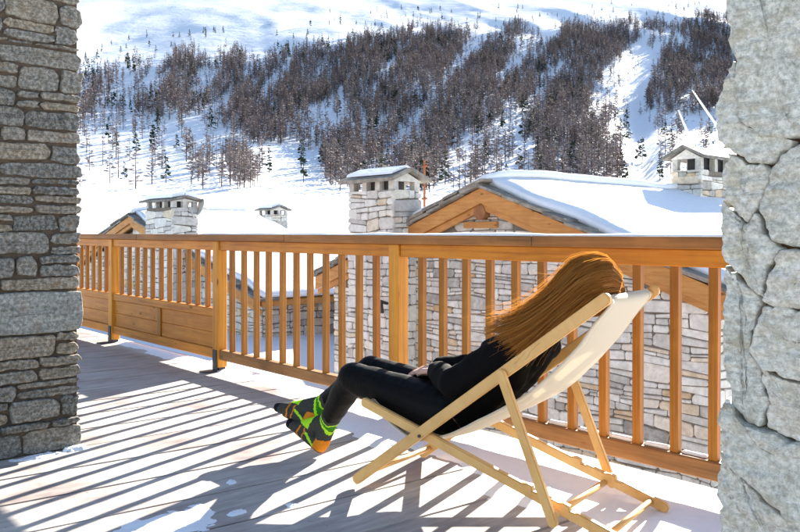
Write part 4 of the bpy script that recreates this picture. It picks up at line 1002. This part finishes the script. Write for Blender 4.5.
def density(px, py):
    d = np.ones_like(px)
    tl = np.interp(px, TLX, TLY); P = np.stack([px, py, px*0], -1)
    nA = fbm(P, 1/26., 3, 61); nB = fbm(np.stack([px+py*.75, py*.28-px*.1, px*0], -1), 1/17., 3, 67)
    d *= sm(py-tl+nA*16, -3, 14)
    d *= np.where(nB > .30, .12, np.where(nB > .18, .5, 1.0))
    left = 1-sm(px+nA*30, 175, 240)
    d *= 1-left*(.12+.6*sm(py, 126, 152))
    # open piste lower left, running up to the right
    lim = np.interp(px, [80, 150, 205, 235, 262, 300, 322, 335], [118, 122, 122, 141, 146, 150, 160, 230])
    d *= np.where((py > lim+nA*8) & (px < 330), np.where((px > 190) & (px < 275) & (py > 158) & (py < 192), .9, np.where(px < 190, .24, .09)), 1)
    d *= np.where((px > 262) & (px < 322) & (py > 150), .0, 1)
    # the gully and the open ground to its right
    gl = np.interp(py, [40, 55, 75, 120, 190, 240], [640, 619, 620, 621, 622, 624])+nA*4; gr = np.interp(py, [40, 55, 62, 80, 120, 150, 190, 240], [641, 656, 662, 650, 647, 654, 676, 694])+nA*4
    d *= np.where((px > gl) & (px < gr), .03, 1)
    d *= np.where((px > 640) & (py > 118+nA*14-(px-640)*.12), .10, 1)
    d *= np.where((px > 640) & (py > 30) & (py < 52) & (px < 690), .35, 1)
    return np.clip(d, 0, 1)
Nc = 62000
Yc = np.sqrt(nr.uniform(310**2, 1560**2, Nc)); Ac = nr.uniform(-.60, .62, Nc); Xc = Ac*Yc
Zc = terrain(Xc, Yc); pxc = 400+F*Xc/Yc; pyc = HZ+F*(H-Zc)/Yc
dn = density(pxc, pyc); take = nr.random(Nc) < dn*.70
# sparse conifers high up and on the open slopes
kd = fbm(np.stack([pxc, pyc, pxc*0], -1), 1/22., 2, 91)
tlc = np.interp(pxc, TLX, TLY)
pine_p = np.where(kd > .30, .45, .06)*dn+np.where((pxc < 150) & (pyc > 60) & (pyc < 118), .22*(kd > -.1), 0)+np.where((pyc < tlc) & (pyc > tlc-24), .03, 0)+np.where((dn < .2) & (pyc > 110), .05, 0)
is_p = nr.random(Nc) < pine_p*.25
trees = []
for i in range(Nc):
    if is_p[i]: trees.append((Xc[i], Yc[i], Zc[i], nr.uniform(9, 17)*(.75 if pyc[i] < tlc[i] else 1), 'pine', pxc[i], pyc[i], dn[i]))
    elif take[i]: trees.append((Xc[i], Yc[i], Zc[i], nr.uniform(11, 19), 'larch', pxc[i], pyc[i], dn[i]))
def inview(t): return 84 < t[5] < 728 and 4 < t[6] < 200
def single(kind, cap):
    c = [i for i, t in enumerate(trees) if t[4] == kind and inview(t) and not (335 < t[5] < 430 and t[6] > 165)]
    c.sort(key=lambda i: -trees[i][3]/trees[i][1]); return set(c[:cap])
pick = single('larch', 300) | single('pine', 220)
prot = {}
def tree_mesh(kind, k):
    if (kind, k) not in prot:
        TV, TF, CV, CF = (LP if kind == 'larch' else PP)[k]
        prot[(kind, k)] = (mesh_from('trunk', TV, TF, [M['trunk']], rnd=.3), mesh_from('crown', CV, CF, [M[kind]], rnd=tr_.random()))
    return prot[(kind, k)]
WHERE = {'larch': [('bare grey brown larch on the thinly wooded left slope of the mountain', 'larches on the left slope'), ('bare grey brown larch in the dense middle of the mountainside forest', 'larches in the middle forest'), ('bare grey brown larch on the right part of the mountainside near the gully', 'larches on the right slope')],
         'pine': [('dark green conifer on the thinly wooded left slope of the mountain', 'conifers on the left slope'), ('dark green conifer among the bare larches in the middle of the mountainside', 'conifers in the middle forest'), ('dark green conifer on the right part of the mountainside near the gully', 'conifers on the right slope')]}
bulk = {'larch': ([], [], [], 0), 'pine': ([], [], [], 0)}
acc = {'trunk': [[], [], [], 0], 'larch': [[], [], [], 0], 'pine': [[], [], [], 0]}
for i, t in enumerate(trees):
    X, Y, z, h, kind, px, py, dd = t; u, v = c2w(X, Y); k = tr_.randrange(5); rz = tr_.uniform(0, 6.28); wd = h*tr_.uniform(.85, 1.25)
    if i in pick:
        lab, grp = WHERE[kind][0 if px < 222 else 1 if px < 560 else 2]
        e = empty('larch_tree' if kind == 'larch' else 'pine_tree', (u, v, z), lab, 'tree', grp, rz); e.scale = (wd, wd, h)
        a, b_ = tree_mesh(kind, k); link('trunk', a, e); link('crown', b_, e)
    else:
        TV, TF, CV, CF = (LP if kind == 'larch' else PP)[k]; c, s = math.cos(rz), math.sin(rz)
        R3 = np.array([[c*wd, -s*wd, 0], [s*wd, c*wd, 0], [0, 0, h]])
        for nm, VV, FF in (('trunk', TV, TF), (kind, CV, CF)):
            A = acc[nm]; A[0].append(VV@R3.T+[u, v, z]); A[1].append(np.asarray(FF, np.int32)+A[3]); A[2].append(np.full(len(VV), tr_.random(), np.float32)); A[3] += len(VV)
mats = [M['trunk'], M['larch'], M['pine']]; VV = []; FF = []; RR = []; MI = []; off = 0
for q, nm in enumerate(('trunk', 'larch', 'pine')):
    A = acc[nm]; VV.append(np.vstack(A[0])); f = np.vstack(A[1])+off; FF.append(f); RR.append(np.concatenate(A[2])); MI.append(np.full(len(f), q, np.int32)); off += A[3]
VV = np.vstack(VV); FF = np.vstack(FF); RR = np.concatenate(RR); MI = np.concatenate(MI)
me = bpy.data.meshes.new('forest'); me.vertices.add(len(VV)); me.vertices.foreach_set('co', VV.ravel())
me.loops.add(FF.size); me.loops.foreach_set('vertex_index', FF.ravel().astype(np.int32)); me.polygons.add(len(FF)); me.polygons.foreach_set('loop_start', np.arange(0, FF.size, 4, dtype=np.int32))
for mm in mats: me.materials.append(mm)
me.polygons.foreach_set('material_index', MI); at = me.attributes.new('rnd', 'FLOAT', 'POINT'); at.data.foreach_set('value', RR); me.update(calc_edges=True)
tag(link('forest', me), 'brown larch forest covering the snowy mountainside', 'forest', kind='stuff')
print('TREES', len(trees), 'forest faces', len(FF), 'objects', len(bpy.data.objects))

# ------------------------------------------------------------------ two slanted snow lances on the slope behind the right chimney
for q, (a, b, Y) in enumerate((((697, 154), (678, 110), 150.0), ((717, 126), (692, 90), 170.0))):
    w = []
    for (px, py) in (a, b): X = (px-400)/F*Y; u, v = c2w(X, Y); w.append((u, v, H-(py-HZ)/F*Y))
    w0 = np.array(w[0]); w1 = np.array(w[1]); foot = w0+(w0-w1)*.6; foot[2] = min(foot[2], float(terrain(np.array([w2c(*foot[:2])[0]]), np.array([w2c(*foot[:2])[1]]))[0])-.3)
    V, Fc = tube([foot, w0, w0*.3+w1*.7, w1], [.32, .30, .2, .1], 8); o = put('snow_lance', V, Fc, M['white_box'], None, (0, 0, 0), True)
    tag(o, ('shorter' if q else 'longer')+' pale slanted pole on the snowy slope '+('beside the right pillar' if q else 'above the right chimney'), 'pole', 'slanted poles on the slope')
